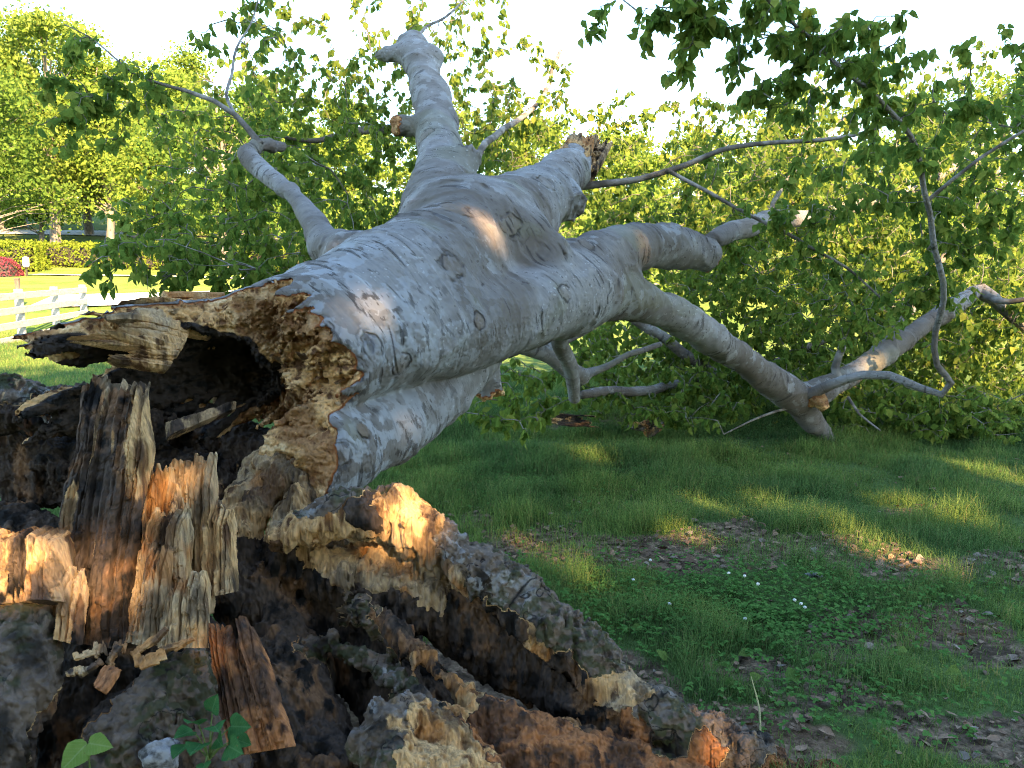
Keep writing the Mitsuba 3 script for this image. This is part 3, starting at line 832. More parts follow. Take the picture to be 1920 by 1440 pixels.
v, f, uv = slab([at(312, 822, 2.78), at(440, 770, 2.95), at(438, 752, 2.97), at(308, 792, 2.8)], .05, .05, (1.0, 1.6, .5), 77, 12, 14, .4)
put('trunk__loose_plank', (v, f), 'stump_wood', tree, False, uv, label='brown plank of wood lying inside the hollow trunk')

# splinters left standing on the torn edges
SPLINT = [('trunk__splinter', tree, [(330, 672, 2.72), (380, 562, 2.94), (148, 560, 2.58), (160, 612, 2.52)], .05, .34, (.95, 1.12, .5), 9, 'pale torn shard at the tip of the broken shell'),
          ('trunk__splinter', tree, [(310, 700, 2.68), (340, 640, 2.78), (64, 628, 2.46), (100, 655, 2.44)], .04, .40, (1.0, 1.9, .56), 8, 'long thin shard pointing left from the broken shell'),
          ('trunk__splinter', tree, [(390, 640, 2.86), (420, 548, 3.02), (268, 546, 2.80), (262, 610, 2.68)], .05, .3, (.95, 1.3, .5), 6, None),
          ('limb_001__splintered_tip', tree, [(1032, 312, 5.86), (1092, 330, 5.86), (1128, 240, 6.30), (1076, 238, 6.34)], .13, .14, (1.0, 1.5, .46), 8, 'splintered grey brown tip of the middle limb'),
          ('limb_001__splintered_tip', tree, [(1080, 326, 5.92), (1120, 330, 5.98), (1158, 254, 6.30), (1130, 250, 6.34)], .10, .16, (1.0, 1.5, .46), 6, None)]
for nm_, hold, c, th, jag, kind, nn, lab in SPLINT:
    v, f, uv = slab([at(*x) for x in c], th, jag, kind, 90 + len(scene), nn, 34, .8)
    put(nm_, (v, f), 'stump_wood', hold, False, uv, label=lab)
rs = np.random.default_rng(8)
front = (torn_at - O) @ AX > -.25
wall = np.isin(np.array(ks)[np.argmin(np.stack([C[k] for k in ks], 1), 1)], ['torn_wall', 'root']) & (np.abs(SEEDK[kd] - 1.05) < .2)
for P_, N_, n, hold, nm_, drift in ((torn_at[front], torn_nor[front], 70, tree, 'trunk__splinter', -AX * .8), (V[wall], N[wall], 60, stump, 'torn_wall__splinter', np.array([.1, -.1, .55]))):
    for k in rs.integers(0, len(P_), n):
        d = drift + N_[k] * rs.uniform(.2, .9) + rs.normal(size=3) * .35
        d /= np.linalg.norm(d)
        x = np.cross(d, N_[k] + rs.normal(size=3) * .3)
        x /= np.linalg.norm(x)
        L, w = rs.uniform(.03, .085), rs.uniform(.005, .016)
        b = P_[k] - d * .02
        v, f, uv = slab([b - x * w, b + x * w, b + d * L + x * w * .4, b + d * L - x * w * .4], .008, .35, (.95, 1.12, .5), 200 + len(scene), 3, 8, .10)
        put(nm_, (v, f), 'stump_wood', hold, False, uv)


# ------------------------------------------------------------------ thin branches, twigs and leaves of the fallen crown
THIN = {  # (x, y, depth, radius), name, label
    'bough': ([(1335, 452, 6.7, .07), (1360, 440, 6.95, .085), (1430, 418, 7.5, .085), (1580, 395, 8.6, .07), (1720, 350, 9.8, .05), (1850, 270, 10.8, .03)], 'pale sunlit bough running on from the cut limb'),
    'bough_001': ([(780, 92, 6.45, .018), (790, 60, 6.8, .013), (850, 20, 7.4, .010), (900, -40, 8.0, .008)], None),
    'bough_002': ([(860, 262, 8.8, .05), (780, 240, 8.7, .05), (700, 240, 8.6, .045), (640, 252, 8.4, .035), (560, 262, 8.2, .02), (480, 240, 8.0, .008)], 'pale sunlit bough behind the upright limb'),
    'bough_003': ([(1835, 545, 7.7, .075), (1862, 560, 7.75, .06), (1900, 595, 7.8, .05), (1990, 660, 7.9, .035)], None),
    'bough_004': ([(1835, 545, 7.7, .04), (1870, 562, 7.5, .028), (1930, 560, 7.3, .02), (2050, 540, 7.1, .012)], None),
    'bough_005': ([(960, 640, 5.6, .06), (1030, 672, 5.9, .055), (1085, 700, 6.2, .07), (1120, 690, 6.6, .03), (1240, 640, 7.4, .025)], None),
    'bough_006': ([(1042, 575, 4.95, .075), (1050, 640, 5.3, .055), (1068, 700, 5.7, .05), (1075, 745, 5.9, .04)], None),
    'bough_007': ([(950, 640, 5.2, .045), (1000, 655, 6.0, .04), (1060, 640, 6.6, .032), (1140, 600, 7.2, .025)], None),
    'branch__shoot': ([(488, 270, 5.05, .022), (440, 216, 5.1, .016), (400, 190, 5.1, .014), (350, 170, 5.1, .012), (290, 148, 5.1, .009), (250, 132, 5.1, .007), (170, 70, 5.1, .004), (125, 45, 5.1, .003)], None),
    'branch__shoot_001': ([(440, 216, 5.1, .012), (425, 175, 5.3, .010), (440, 110, 5.6, .008), (470, 40, 5.9, .006), (490, -30, 6.1, .004)], None),
    'limb_001__shoot': ([(1085, 350, 6.2, .03), (1200, 330, 6.25, .024), (1290, 303, 6.2, .021), (1350, 281, 6.1, .019), (1480, 262, 6.0, .016), (1600, 248, 5.9, .013), (1740, 212, 5.8, .009), (1900, 235, 5.7, .004)], 'long thin branch reaching right from the middle limb'),
    'limb_001__shoot_001': ([(1250, 318, 6.2, .016), (1330, 362, 6.2, .014), (1430, 415, 6.2, .013), (1560, 490, 6.3, .011), (1680, 580, 6.4, .006)], None),
    'limb_003__shoot': ([(1505, 745, 6.75, .05), (1560, 722, 6.6, .038), (1610, 706, 6.5, .034), (1660, 704, 6.4, .032), (1720, 722, 6.25, .028), (1765, 735, 6.2, .026), (1782, 715, 6.1, .024), (1757, 684, 6.0, .022), (1756, 620, 5.9, .021), (1766, 560, 5.75, .020), (1752, 470, 5.55, .019), (1741, 372, 5.3, .018), (1700, 255, 5.0, .015), (1640, 182, 4.8, .014), (1560, 100, 4.55, .012), (1480, 30, 4.3, .009), (1400, -50, 4.1, .006)], 'dark slender branch curving up in front of the crown'),
    'limb_003__shoot_001': ([(1742, 374, 5.3, .014), (1790, 335, 5.2, .012), (1840, 295, 5.15, .011), (1930, 245, 5.1, .009), (2050, 180, 5.0, .005)], None),
    'limb_003__shoot_002': ([(1575, 722, 6.9, .04), (1566, 690, 6.95, .034), (1582, 648, 7.0, .028)], None),
    'limb_003__shoot_003': ([(1500, 760, 6.8, .014), (1460, 770, 6.7, .011), (1410, 790, 6.65, .008), (1360, 812, 6.6, .005)], None),
    'limb_003__shoot_004': ([(1590, 745, 6.8, .014), (1610, 775, 6.7, .010), (1650, 805, 6.6, .006)], None),
    'bough_008': ([(1180, 590, 8.0, .05), (1350, 700, 8.3, .05), (1500, 660, 8.8, .04), (1700, 560, 9.6, .03)], None),
    'bough_009': ([(1090, 740, 6.8, .035), (1200, 730, 7.6, .045), (1330, 712, 8.4, .04), (1500, 700, 9.2, .03)], None),
    'bough_011': ([(860, 360, 6.4, .03), (930, 250, 7.6, .03), (1010, 190, 8.6, .022), (1050, 90, 9.4, .02)], None),
    'bough_013': ([(1440, 420, 7.5, .022), (1480, 330, 8.2, .022), (1560, 240, 8.8, .018), (1680, 150, 9.6, .014)], None),
    'bough_014': ([(1650, 668, 7.2, .05), (1720, 560, 8.6, .04), (1800, 430, 9.6, .03), (1900, 300, 10.2, .016)], None),
}
nodes = [c[::1] for k, (c, r) in CURVE.items() if not k.startswith(('trunk', 'lower', 'right'))]
for k, (rows, lab) in THIN.items():
    c, r = spline(*pts(rows), 0.1)
    jit = np.stack([nz(c * 3, 71 + a) - 0.5 for a in range(3)], 1) * (0.05 + r[:, None] * 0.4) * np.clip(np.arange(len(c)) / 4, 0, 1)[:, None]
    c = c + jit
    v, f, uv = tube(c, r, 12 if r.max() > .03 else 7, 0.14, len(k))
    put(k, (v, f), 'beech' if r.max() > .045 else 'twig', tree, True, uv, label=lab)
    nodes.append(c)
v, f, uv = tube(*spline(*pts([(1500, 745, 6.8, .08), (1532, 748, 6.72, .07), (1548, 768, 6.68, .04)]), .03), 14, .5, 3)
put('limb_003__torn_stub', (v, f), 'beech', tree, True, np.column_stack([uv[:, 0], np.clip((uv[:, 0] - .05) / .06, 0, 1.2)]))
nodes = np.vstack(nodes)

# leaf masses: (x, y, depth) and radii across, upwards and in depth in metres, twigs
CLOUDS = [(430, 330, 7.6, 1.0, 1.0, .9, 150), (330, 440, 7.0, .75, .35, .6, 70), (600, 130, 8.0, 1.1, 1.0, .9, 120), (650, 330, 8.3, 1.1, .95, .8, 190), (470, 90, 6.3, .45, .65, .5, 34), (300, 500, 6.2, .55, .26, .4, 60),
          (480, 500, 6.6, .75, .26, .5, 70), (150, 185, 5.1, .40, .38, .2, 34), (140, 70, 5.1, .16, .10, .12, 6), (260, 170, 5.1, .25, .15, .2, 10), (520, 400, 6.8, .5, .6, .6, 90), (930, 170, 9.0, .9, .8, .8, 120), (960, 300, 8.8, 1.1, .6, .8, 150), (720, 190, 8.6, .6, .9, .6, 60), (820, 30, 8.4, 1.0, .4, .6, 28),
          (1160, 350, 8.6, 1.0, .5, .8, 100), (1180, 230, 8.8, .9, .45, .6, 34), (1350, 260, 7.6, .9, .5, .8, 60), (1420, 330, 8.4, 1.0, .7, .9, 130), (1600, 260, 9.0, 1.4, .8, 1.0, 170), (1800, 260, 9.4, 1.3, 1.1, 1.0, 150), (1480, 470, 9.0, 1.6, .8, .9, 230), (1420, 580, 8.6, 1.5, .6, .8, 220),
          (1700, 480, 9.0, 1.6, 1.0, 1.0, 260), (1650, 620, 8.2, 1.3, .5, .6, 150), (1850, 640, 8.6, 1.0, .7, .8, 130), (1250, 690, 8.2, 1.1, .45, .7, 150), (1080, 690, 7.8, .7, .5, .6, 80), (1450, 720, 7.9, 1.1, .35, .6, 130), (1680, 770, 7.4, 1.0, .3, .5, 150), (1850, 790, 7.2, .8, .28, .5, 110), (1250, 760, 7.2, .8, .15, .5, 50),
          (1850, 330, 6.0, .55, .6, .5, 60), (1800, 430, 5.9, .5, .45, .4, 45), (1880, 180, 5.4, .45, .5, .3, 40), (1640, 330, 5.8, .5, .35, .4, 36), (1480, 410, 6.2, .55, .35, .3, 34), (1720, 560, 6.2, .5, .45, .3, 36), (1420, 40, 4.3, .75, .22, .25, 44), (1290, 30, 4.3, .38, .18, .2, 22), (1500, 110, 4.5, .4, .25, .2, 26), (1270, 150, 4.3, .12, .14, .1, 4), (1590, 160, 4.8, .55, .3, .25, 34), (1440, 170, 4.6, .2, .16, .15, 10), (1700, 210, 5.0, .4, .3, .3, 24), (1120, 60, 4.6, .10, .10, .1, 3),
          (1000, 790, 5.9, .35, .14, .3, 12), (1560, 560, 7.0, .7, .4, .4, 60), (940, 745, 6.2, .4, .2, .3, 24), (1370, 500, 7.4, .5, .4, .5, 50), (1180, 480, 9.4, .9, .5, .6, 110), (1350, 420, 10.0, 1.2, .6, .7, 120), (1550, 420, 10.4, 1.6, .8, .7, 150), (1800, 480, 10.4, 1.4, .9, .7, 150), (1250, 590, 9.4, 1.2, .6, .7, 130), (1650, 560, 10.0, 1.6, .7, .7, 140), (1880, 560, 8.0, .6, .7, .6, 70), (700, 430, 8.6, 1.2, .6, .6, 110), (1800, 670, 9.6, 1.4, .5, .6, 170), (1900, 600, 9.4, .9, .7, .6, 90), (1420, 660, 9.4, 1.2, .45, .6, 120), (1180, 640, 9.0, 1.0, .5, .6, 110), (1620, 700, 8.8, 1.3, .4, .5, 120)]
rng = np.random.default_rng(11)
tips = []
for (u, v_, d, rx, rz, ry, n) in CLOUDS:
    g = rng.normal(size=(int(n * LEAFY), 3))
    g = g / np.linalg.norm(g, axis=1, keepdims=True) * rng.random((len(g), 1)) ** 0.45
    q = at(u, v_, d) + g * [rx, ry, rz]
    q[:, 2] = np.maximum(q[:, 2], 0.06 + 0.1 * rng.random(len(q)))
    tips.append(q)
tips = np.vstack(tips)
main_d, low_d = trunk_parts(tips)
tips = tips[np.minimum(main_d, low_d) > 0.12]
order = np.argsort(cKDTree(nodes).query(tips)[0])
tips = tips[order]
allnodes, pend, tree_kd = [nodes], [], cKDTree(nodes)
base = nodes
twigs, leaves = [], []
DOWN = np.array([0, 0, -1.0])


def leaf_at(p, size, axis):
    leaves.append((p, size, axis))


for k, tp in enumerate(tips):
    if k % 60 == 0 and pend:
        base = np.vstack([base] + pend)
        pend = []
        tree_kd = cKDTree(base)
    dist, idx = tree_kd.query(tp)
    a = base[idx]
    n = max(3, int(dist / 0.11))
    t = np.linspace(0, 1, n + 1)[:, None]
    bow = rng.normal(size=3) * dist * 0.13 + np.array([0, 0, 0.12 * dist])
    path = a * (1 - t) + tp * t + bow * (4 * t * (1 - t))
    path[1:] += rng.normal(size=(n, 3)) * 0.012
    pend.append(path[1:])
    r0 = min(0.0035 + 0.006 * dist, 0.012)
    twigs.append((path, np.linspace(r0, 0.0016, n + 1)))
    m = rng.integers(9, 15)
    for tt in 1 - rng.random(m) ** 1.4 * min(0.75, 0.5 / max(dist, .3)):
        x = tt * n
        i = min(int(x), n - 1)
        p = path[i] + (path[i + 1] - path[i]) * (x - i)
        hang = rng.normal(size=3) * 0.55 + DOWN * 1.0
        hang /= np.linalg.norm(hang)
        leaf_at(p + hang * 0.015 + rng.normal(size=3) * 0.012, 0.072 * rng.uniform(0.6, 1.25), hang)
v, f, uv = join([tube(p, r, 4, cap=False) for p, r in twigs])
put('twigs', (v, f), 'twig', tree, True, uv, kind='stuff', label='fine twigs of the broken crown')


# ------------------------------------------------------------------ leaves: folded and drooping, eight triangles each
LEAF_V = np.array([[0, 0, 0], [-.26, .25, .10], [0, .28, .02], [.26, .25, .10], [-.27, .58, .06], [0, .6, -.02], [.27, .58, .06], [0, 1.0, -.16]])
LEAF_F = np.array([[0, 2, 1], [0, 3, 2], [1, 2, 5], [1, 5, 4], [2, 3, 6], [2, 6, 5], [4, 5, 7], [5, 6, 7]])


def leaf_mesh(p, size, axis, rng, wide=1.0, face=None):
    """Many leaves: base points, lengths, directions towards the tips."""
    n = len(p)
    y = axis / np.linalg.norm(axis, axis=1, keepdims=True)
    x = rng.normal(size=(n, 3)) if face is None else np.cross(y, face)
    x -= y * (x * y).sum(1, keepdims=True)
    x /= np.linalg.norm(x, axis=1, keepdims=True) + 1e-9
    z = np.cross(x, y)
    L = np.repeat(LEAF_V[None], n, 0).astype(float)
    L[..., 0] *= wide * rng.uniform(.85, 1.2, (n, 1))
    L[..., 2] *= rng.uniform(-.5, 2.2, (n, 1))
    L[:, 1:, :] += rng.normal(size=(n, 7, 3)) * 0.03
    v = p[:, None] + size[:, None, None] * (L[..., :1] * x[:, None] + L[..., 1:2] * y[:, None] + L[..., 2:] * z[:, None])
    uv = np.repeat(rng.random((n, 1, 2)), 8, 1)
    f = LEAF_F[None] + 8 * np.arange(n)[:, None, None]
    return v.reshape(-1, 3), f.reshape(-1, 3), uv.reshape(-1, 2)


LP, LS, LA = np.array([l[0] for l in leaves]), np.array([l[1] for l in leaves]), np.array([l[2] for l in leaves])
lv, lf, luv = leaf_mesh(LP, LS, LA, rng)
lv[:, 2] = np.maximum(lv[:, 2], 0.02)
cc = (LP - EYE) @ FWD
px, py = (LP - EYE)[:, 0] / cc * FOCAL + 960, 720 - (LP - EYE) @ UP / cc * FOCAL
score = np.where((px > 10) & (px < 1910) & (py > 5) & (py < 1430), LS / cc, 0)
big = np.argsort(-score)[:300]
isbig = np.zeros(len(LP), bool)
isbig[big] = True
for k in big:
    sl = slice(8 * k, 8 * k + 8)
    put('leaf', (lv[sl], LEAF_F), 'beech_leaf', tree, True, luv[sl])
rest = ~isbig
lv2, luv2 = lv.reshape(-1, 8, 3)[rest].reshape(-1, 3), luv.reshape(-1, 8, 2)[rest].reshape(-1, 2)
lf2 = (LEAF_F[None] + 8 * np.arange(rest.sum())[:, None, None]).reshape(-1, 3)
put('foliage', (lv2, lf2), 'beech_leaf', tree, True, luv2, kind='stuff', label='drooping green leaves of the broken crown')


# ------------------------------------------------------------------ the ground, grass, clover and litter
def lawn_color(p, n, uv):
    d = dr.sqrt(p.x * p.x + p.y * p.y)
    far = smoothstep(10, 20, d)
    g = fbm(p.x * 5, p.y * 5, 0, 4)
    soil = mix((0.066, 0.044, 0.029), (0.18, 0.122, 0.08), smoothstep(0.35, 0.7, fbm(p.x * 28, p.y * 28, 1, 4)))
    soil = mix(soil, (0.15, 0.085, 0.05), smoothstep(0.62, 0.74, fbm(p.x * 3, p.y * 3, 4, 3)) * 0.4)
    soil = soil * (0.6 + 0.8 * noise(p.x * 120, p.y * 120, 3))
    green = mix((0.04, 0.07, 0.02), (0.085, 0.125, 0.035), g)
    near = mix(soil, green, smoothstep(0.25, 0.75, uv.y))
    mown = mix((0.085, 0.135, 0.028), (0.15, 0.18, 0.045), smoothstep(0.3, 0.7, fbm(p.x * 1.1, p.y * 1.1, 2, 4)))
    mown = mown * (0.75 + 0.5 * noise(p.x * 14, p.y * 14))
    wood = smoothstep(47, 52, p.y)
    return mix(mix(near, mown, far), mix((0.07, 0.11, 0.03), (0.13, 0.14, 0.05), fbm(p.x * .6, p.y * .6, 7, 3)), wood)


bsdf('lawn', lawn_color, 0.95, lambda p, n, uv: fbm(p.x * 34, p.y * 34, p.z * 10, 3), 0.02, 4e-3, spec=0.1)


def ground_at(u, v):
    d = FWD + (u - 960) / FOCAL * np.array([1.0, 0, 0]) + (720 - v) / FOCAL * UP
    return (EYE - d * EYE[2] / d[2])[:2]


BARE = [(1150, 1030, .85, .34), (1000, 1010, .55, .22), (1340, 1015, .65, .22), (1560, 1030, .5, .16), (1700, 1065, .75, .22), (1640, 1190, .5, .2), (1800, 1180, .4, .2), (1800, 1370, .5, .16), (1420, 1400, .45, .16), (900, 980, .35, .2), (1420, 1050, .45, .14), (1180, 1260, .22, .10), (1890, 1060, .4, .14), (1600, 1310, .35, .12), (1120, 790, 1.2, .3), (1700, 960, .5, .12)]
BAREXY = [(ground_at(u, v), a, b) for u, v, a, b in BARE]


def cover(x, y):
    """0 bare soil .. 1 full grass"""
    p = np.stack([x, y, x * 0], -1)
    w = (nf(p * 3.2, 3, 81) - 0.5) * 1.5 + (nz(p * 13, 84) - 0.5) * 0.55
    c = np.full(np.shape(x), 1.0)
    for (q, a, b) in BAREXY:
        e = np.hypot((x - q[0]) / a, (y - q[1]) / b / 1.9)
        c = np.minimum(c, np.clip((e + w - 0.42) / 0.4, 0.30, 1))
    general = np.clip((nf(p * 1.9, 3, 88) - 0.30 + np.clip(y - 3.6, 0, 2) * 0.10) / 0.10, 0, 1)
    st = np.hypot((x + 0.7) / 1.5, (y - 2.4) / 0.9)
    return np.minimum(np.minimum(c, general), np.clip((st - 0.85) / 0.2, 0, 1))


def sheet(xs, ys):
    X, Y = np.meshgrid(xs, ys, indexing='ij')
    v = np.stack([X, Y, terrain(X, Y)], -1).reshape(-1, 3)
    i, j = np.meshgrid(np.arange(len(xs) - 1), np.arange(len(ys) - 1), indexing='ij')
    k = len(ys)
    q = np.stack([i * k + j, (i + 1) * k + j, (i + 1) * k + j + 1, i * k + j + 1], -1).reshape(-1, 4)
    return v, q


xs = np.unique(np.r_[np.linspace(-300, -20, 30), np.linspace(-20, -3, 35), np.linspace(-3, 7, 251), np.linspace(7, 20, 27), np.linspace(20, 300, 30)])
ys = np.unique(np.r_[np.linspace(-60, 0, 25), np.linspace(0, 10, 251), np.linspace(10, 60, 60), np.linspace(60, 400, 40)])
gv, gq = sheet(xs, ys)
struct('lawn_ground', (gv, gq), 'lawn', True, np.column_stack([gv[:, 0], cover(gv[:, 0], gv[:, 1])]))


def grass_color(p, n, uv):
    c = mix((0.092, 0.175, 0.048), (0.215, 0.305, 0.098), uv.x)
    c = mix(c, (0.33, 0.28, 0.13), smoothstep(0.86, 0.97, uv.y) * 0.8)
    patch = fbm(p.x * 1.7, p.y * 1.7, 3, 3)
    return c * mix((0.8, 0.88, 0.9), (1.2, 1.12, 0.95), smoothstep(0.35, 0.65, patch))


leafmat('grass', grass_color, 0.95, 0.5)


def blades(x, y, h, w, rng, seg=3):
    n = len(x)
    z = terrain(x, y) - 0.004
    a = rng.random(n) * 2 * np.pi
    lean = rng.uniform(.1, .95, n) ** 1.3 * h
    dx, dy = np.cos(a), np.sin(a)
    b = a + rng.normal(size=n) * 0.9
    sx, sy = -np.sin(b) * w / 2, np.cos(b) * w / 2
    rows = []
    for t in np.linspace(0, 1, seg):
        px, py, pz = x + dx * lean * t**1.8, y + dy * lean * t**1.8, z + h * (t - 0.22 * t * t * (lean / h))
        k = 1 - t**1.5
        if t < 1:
            rows += [np.stack([px - sx * k, py - sy * k, pz], -1), np.stack([px + sx * k, py + sy * k, pz], -1)]
        else:
            rows += [np.stack([px, py, pz], -1)]
    v = np.stack(rows, 1)
    m = v.shape[1]
    f = []
    for s in range(seg - 2):
        f += [[2 * s, 2 * s + 1, 2 * s + 3], [2 * s, 2 * s + 3, 2 * s + 2]]
    f += [[2 * seg - 4, 2 * seg - 3, 2 * seg - 2]]
    f = np.array(f)[None] + m * np.arange(n)[:, None, None]
    return v.reshape(-1, 3), f.reshape(-1, 3), np.repeat(rng.random((n, 1, 2)), m, 1).reshape(-1, 2)


rng = np.random.default_rng(21)


def scatter(n, x0, x1, y0, y1, power=1.0):
    """points in the view from above, denser near"""
    y = y0 + (y1 - y0) * rng.random(n) ** power
    x = x0 + (x1 - x0) * rng.random(n)
    lim = 0.66 * y + 0.35
    k = np.abs(x) < lim
    return x[k], y[k]


x, y = scatter(int(900000 * GRASSY), -3.2, 7.2, 1.7, 11.0, 1.35)
c = cover(x, y)
tuft = nf(np.stack([x * 2.3, y * 2.3, x * 0 + 5], -1), 3, 91)
small = nz(np.stack([x * 16, y * 16, x * 0 + 2], -1), 92)
k = rng.random(len(x)) < c * np.clip(0.55 + 2.2 * (tuft - 0.36) + 1.1 * (small - 0.45), 0.12, 1)
k |= rng.random(len(x)) < 0.02 * (np.hypot((x + .7) / 1.4, (y - 2.3) / .8) > 1)
x, y, c, tuft = x[k], y[k], c[k], tuft[k]
h = (0.035 + 0.13 * np.clip(tuft - 0.32, 0, .5) * 1.6) * rng.uniform(.5, 1.5, len(x)) * (0.55 + 0.45 * c) * np.interp(y, [3.5, 5.5, 8], [0.9, 0.95, 1.1])
clump = nz(np.stack([x * 5.5, y * 5.5, x * 0 + 11], -1), 95)
h = h * np.where(clump > .66, 1.55, np.where(clump < .3, .7, 1.0))
w = rng.uniform(.0022, .0048, len(x)) * np.clip(y / 4.5, 1, 2)
gr = blades(x, y, h, w, np.random.default_rng(22))
put('long_grass', gr[:2], 'grass', None, True, gr[2])
tag('long_grass', 'shaded green grass round the fallen tree', 'grass', kind='stuff')
print('grass', len(x))
x = rng.uniform(-14, -2.5, int(110000 * GRASSY))
y = rng.uniform(5.5, 20, len(x))
k = (np.abs(x) < 0.64 * y) & (x < -0.28 * y)
x, y = x[k], y[k]
gr = blades(x, y, rng.uniform(.04, .11, len(x)), rng.uniform(.006, .012, len(x)) * np.clip(y / 10, .7, 1.6), rng)
put('mown_grass', gr[:2], 'grass', None, True, gr[2])
tag('mown_grass', 'sunlit mown grass by the white fence', 'grass', kind='stuff')


# clover patch and its flowers
def trefoils(x, y, h, s, rng):
    parts_p, parts_a = [], []
    z = terrain(x, y) + h
    a0 = rng.random(len(x)) * 6.28
    for k in range(3):
        a = a0 + k * 2.094
        ax = np.stack([np.cos(a), np.sin(a), rng.normal(size=len(x)) * .25], -1)
        parts_p.append(np.stack([x, y, z], -1))
        parts_a.append(ax)
    P, A = np.vstack(parts_p), np.vstack(parts_a)
    return leaf_mesh(P, np.tile(s, 3), A, rng, 1.5, np.tile([[0, 0, 1.0]], (len(P), 1)) + rng.normal(size=(len(P), 3)) * .2)


def clover_color(p, n, uv):
    return mix((0.065, 0.155, 0.036), (0.125, 0.24, 0.06), uv.x)


leafmat('clover_leaf', clover_color, 0.6)
cx, cy = [], []
for (u, v_, a, b, n) in [(1230, 1120, .6, .42, 900), (1380, 1130, .5, .36, 600), (1120, 1180, .4, .3, 300), (1480, 1180, .4, .22, 700), (1640, 1130, .5, .25, 420), (1000, 900, 1.0, .6, 600), (1560, 1330, .5, .3, 400)]:
    q = ground_at(u, v_)
    g = rng.normal(size=(n, 2)) * [a, b] * .7 + q
    cx.append(g[:, 0])
    cy.append(g[:, 1])
cx, cy = np.concatenate(cx), np.concatenate(cy)
gr = trefoils(cx, cy, rng.uniform(.02, .075, len(cx)), rng.uniform(.010, .019, len(cx)), rng)
put('clover', gr[:2], 'clover_leaf', None, True, gr[2])
tag('clover', 'dark green clover leaves among the grass', 'clover', kind='stuff')
bsdf('clover_white', lambda p, n, uv: mix((0.55, 0.56, 0.50), (0.8, 0.8, 0.76), noise(p.x * 900, p.y * 900, p.z * 900)), 0.9)
bsdf('stalk', (0.12, 0.17, 0.05), 0.7)
for (u, v_) in [(1367, 1083), (1403, 1089), (1421, 1102), (1500, 1134), (1511, 1140), (1391, 1164), (1190, 1092), (1256, 1142), (1215, 1052), (1480, 1128)]:
    q = ground_at(u, v_ + 22)
    t = thing('clover_flower', 'tiny white clover flower in the dark green clover patch', 'flower', 'clover flowers in the grass')
    z0 = float(terrain(q[0], q[1]))
    top = np.array([q[0] + rng.normal() * .008, q[1], z0 + 0.075])
    s = trimesh.creation.icosphere(2, 0.0068)
    d = np.asarray(s.vertices)
    s.vertices = d * (0.75 + 0.5 * rng.random((len(d), 1))) * [1, 1, .85] + top
    put('flower_head', s, 'clover_white', t, False)
    v, f, uv = tube(np.linspace([q[0], q[1], z0], top, 4), .0012, 5)
    put('stem', (v, f), 'stalk', t)

# dead leaves and crumbs of bark
def dead_color(p, n, uv):
    c = mix((0.085, 0.052, 0.034), (0.29, 0.18, 0.115), uv.x)
    c = mix(c, (0.25, 0.21, 0.175), smoothstep(0.8, 1, uv.y) * .7)
    return c * (0.7 + 0.6 * noise(p.x * 90, p.y * 90, p.z * 90))


bsdf('dead_leaf', dead_color, 0.85)
x, y = scatter(150000, -3, 6.5, 1.75, 7.5, 1.2)
c = cover(x, y)
st = np.hypot((x + .75) / 1.6, (y - 2.3) / .95) < 1
k = rng.random(len(x)) < np.where(st, .10, np.clip(1.0 - c, 0, 1) * 0.13 + 0.004)
x, y = x[k], y[k]
n = len(x)
s = np.where(np.hypot((x + .75) / 1.6, (y - 2.3) / .95) < 1, rng.uniform(.012, .035, n), rng.uniform(.016, .055, n))
A = np.column_stack([rng.normal(size=(n, 2)), rng.normal(size=n) * .18])
P = np.column_stack([x, y, terrain(x, y) + 0.006 + rng.random(n) * .018])
big = np.argsort(-s / y)[:90]
gr = leaf_mesh(P, s, A, rng, 1.1, np.tile([[0, 0, 1.0]], (n, 1)) + rng.normal(size=(n, 3)) * .3)
vs, us = gr[0].reshape(-1, 8, 3), gr[2].reshape(-1, 8, 2)
isb = np.zeros(n, bool)
isb[big] = True
for k in big:
    if x[k] > -.2:
        key = put('dead_leaf', (vs[k], LEAF_F), 'dead_leaf', None, True, us[k])
        tag(key, 'curled brown dead leaf lying on bare soil in the grass', 'leaf', 'dead leaves on the ground')
    else:
        isb[k] = False
m = (~isb).sum()
put('leaf_litter', (vs[~isb].reshape(-1, 3), (LEAF_F[None] + 8 * np.arange(m)[:, None, None]).reshape(-1, 3)), 'dead_leaf', None, True, us[~isb].reshape(-1, 2))
tag('leaf_litter', 'brown leaf litter and bark crumbs on bare soil', 'leaf litter', kind='stuff')
print('litter', n)
leafmat('fallen_leaf', lambda p, n, uv: mix((0.07, 0.14, 0.03), (0.17, 0.24, 0.06), uv.x), 0.6)
for (u, v_, s) in [(1250, 1240, .075), (1355, 1240, .08), (1385, 1222, .08), (1380, 1280, .075), (1405, 1275, .07), (1495, 1285, .11), (1230, 1090, .05), (1520, 1235, .07), (1530, 1120, .07), (1800, 1260, .09), (1700, 1220, .07), (1600, 1250, .06), (1185, 1180, .06), (1830, 1160, .06)]:
    q = ground_at(u, v_ + 14)
    p = np.array([[q[0], q[1], float(terrain(q[0], q[1])) + .035]])
    gr = leaf_mesh(p, np.array([s * .7]), np.array([[rng.normal(), -.3 + rng.normal() * .6, .2]]), rng, 1.25, np.array([[0, -.6, 1.0]]))
    key = put('fallen_leaf', gr[:2], 'fallen_leaf', None, True, gr[2])
    tag(key, 'broad pale green leaf lying on the grass', 'leaf', 'green leaves fallen on the grass')
bsdf('straw', (0.42, 0.38, 0.19), 0.7)
q0, q1 = ground_at(1425, 1392), at(1408, 1268, 2.75)
c, r = spline([[q0[0], q0[1], 0], [(q0[0] + q1[0]) / 2 + .012, (q0[1] + q1[1]) / 2, q1[2] / 2], q1], [.004, .003, .0012], .02)
v, f, uv = tube(c, r, 6)
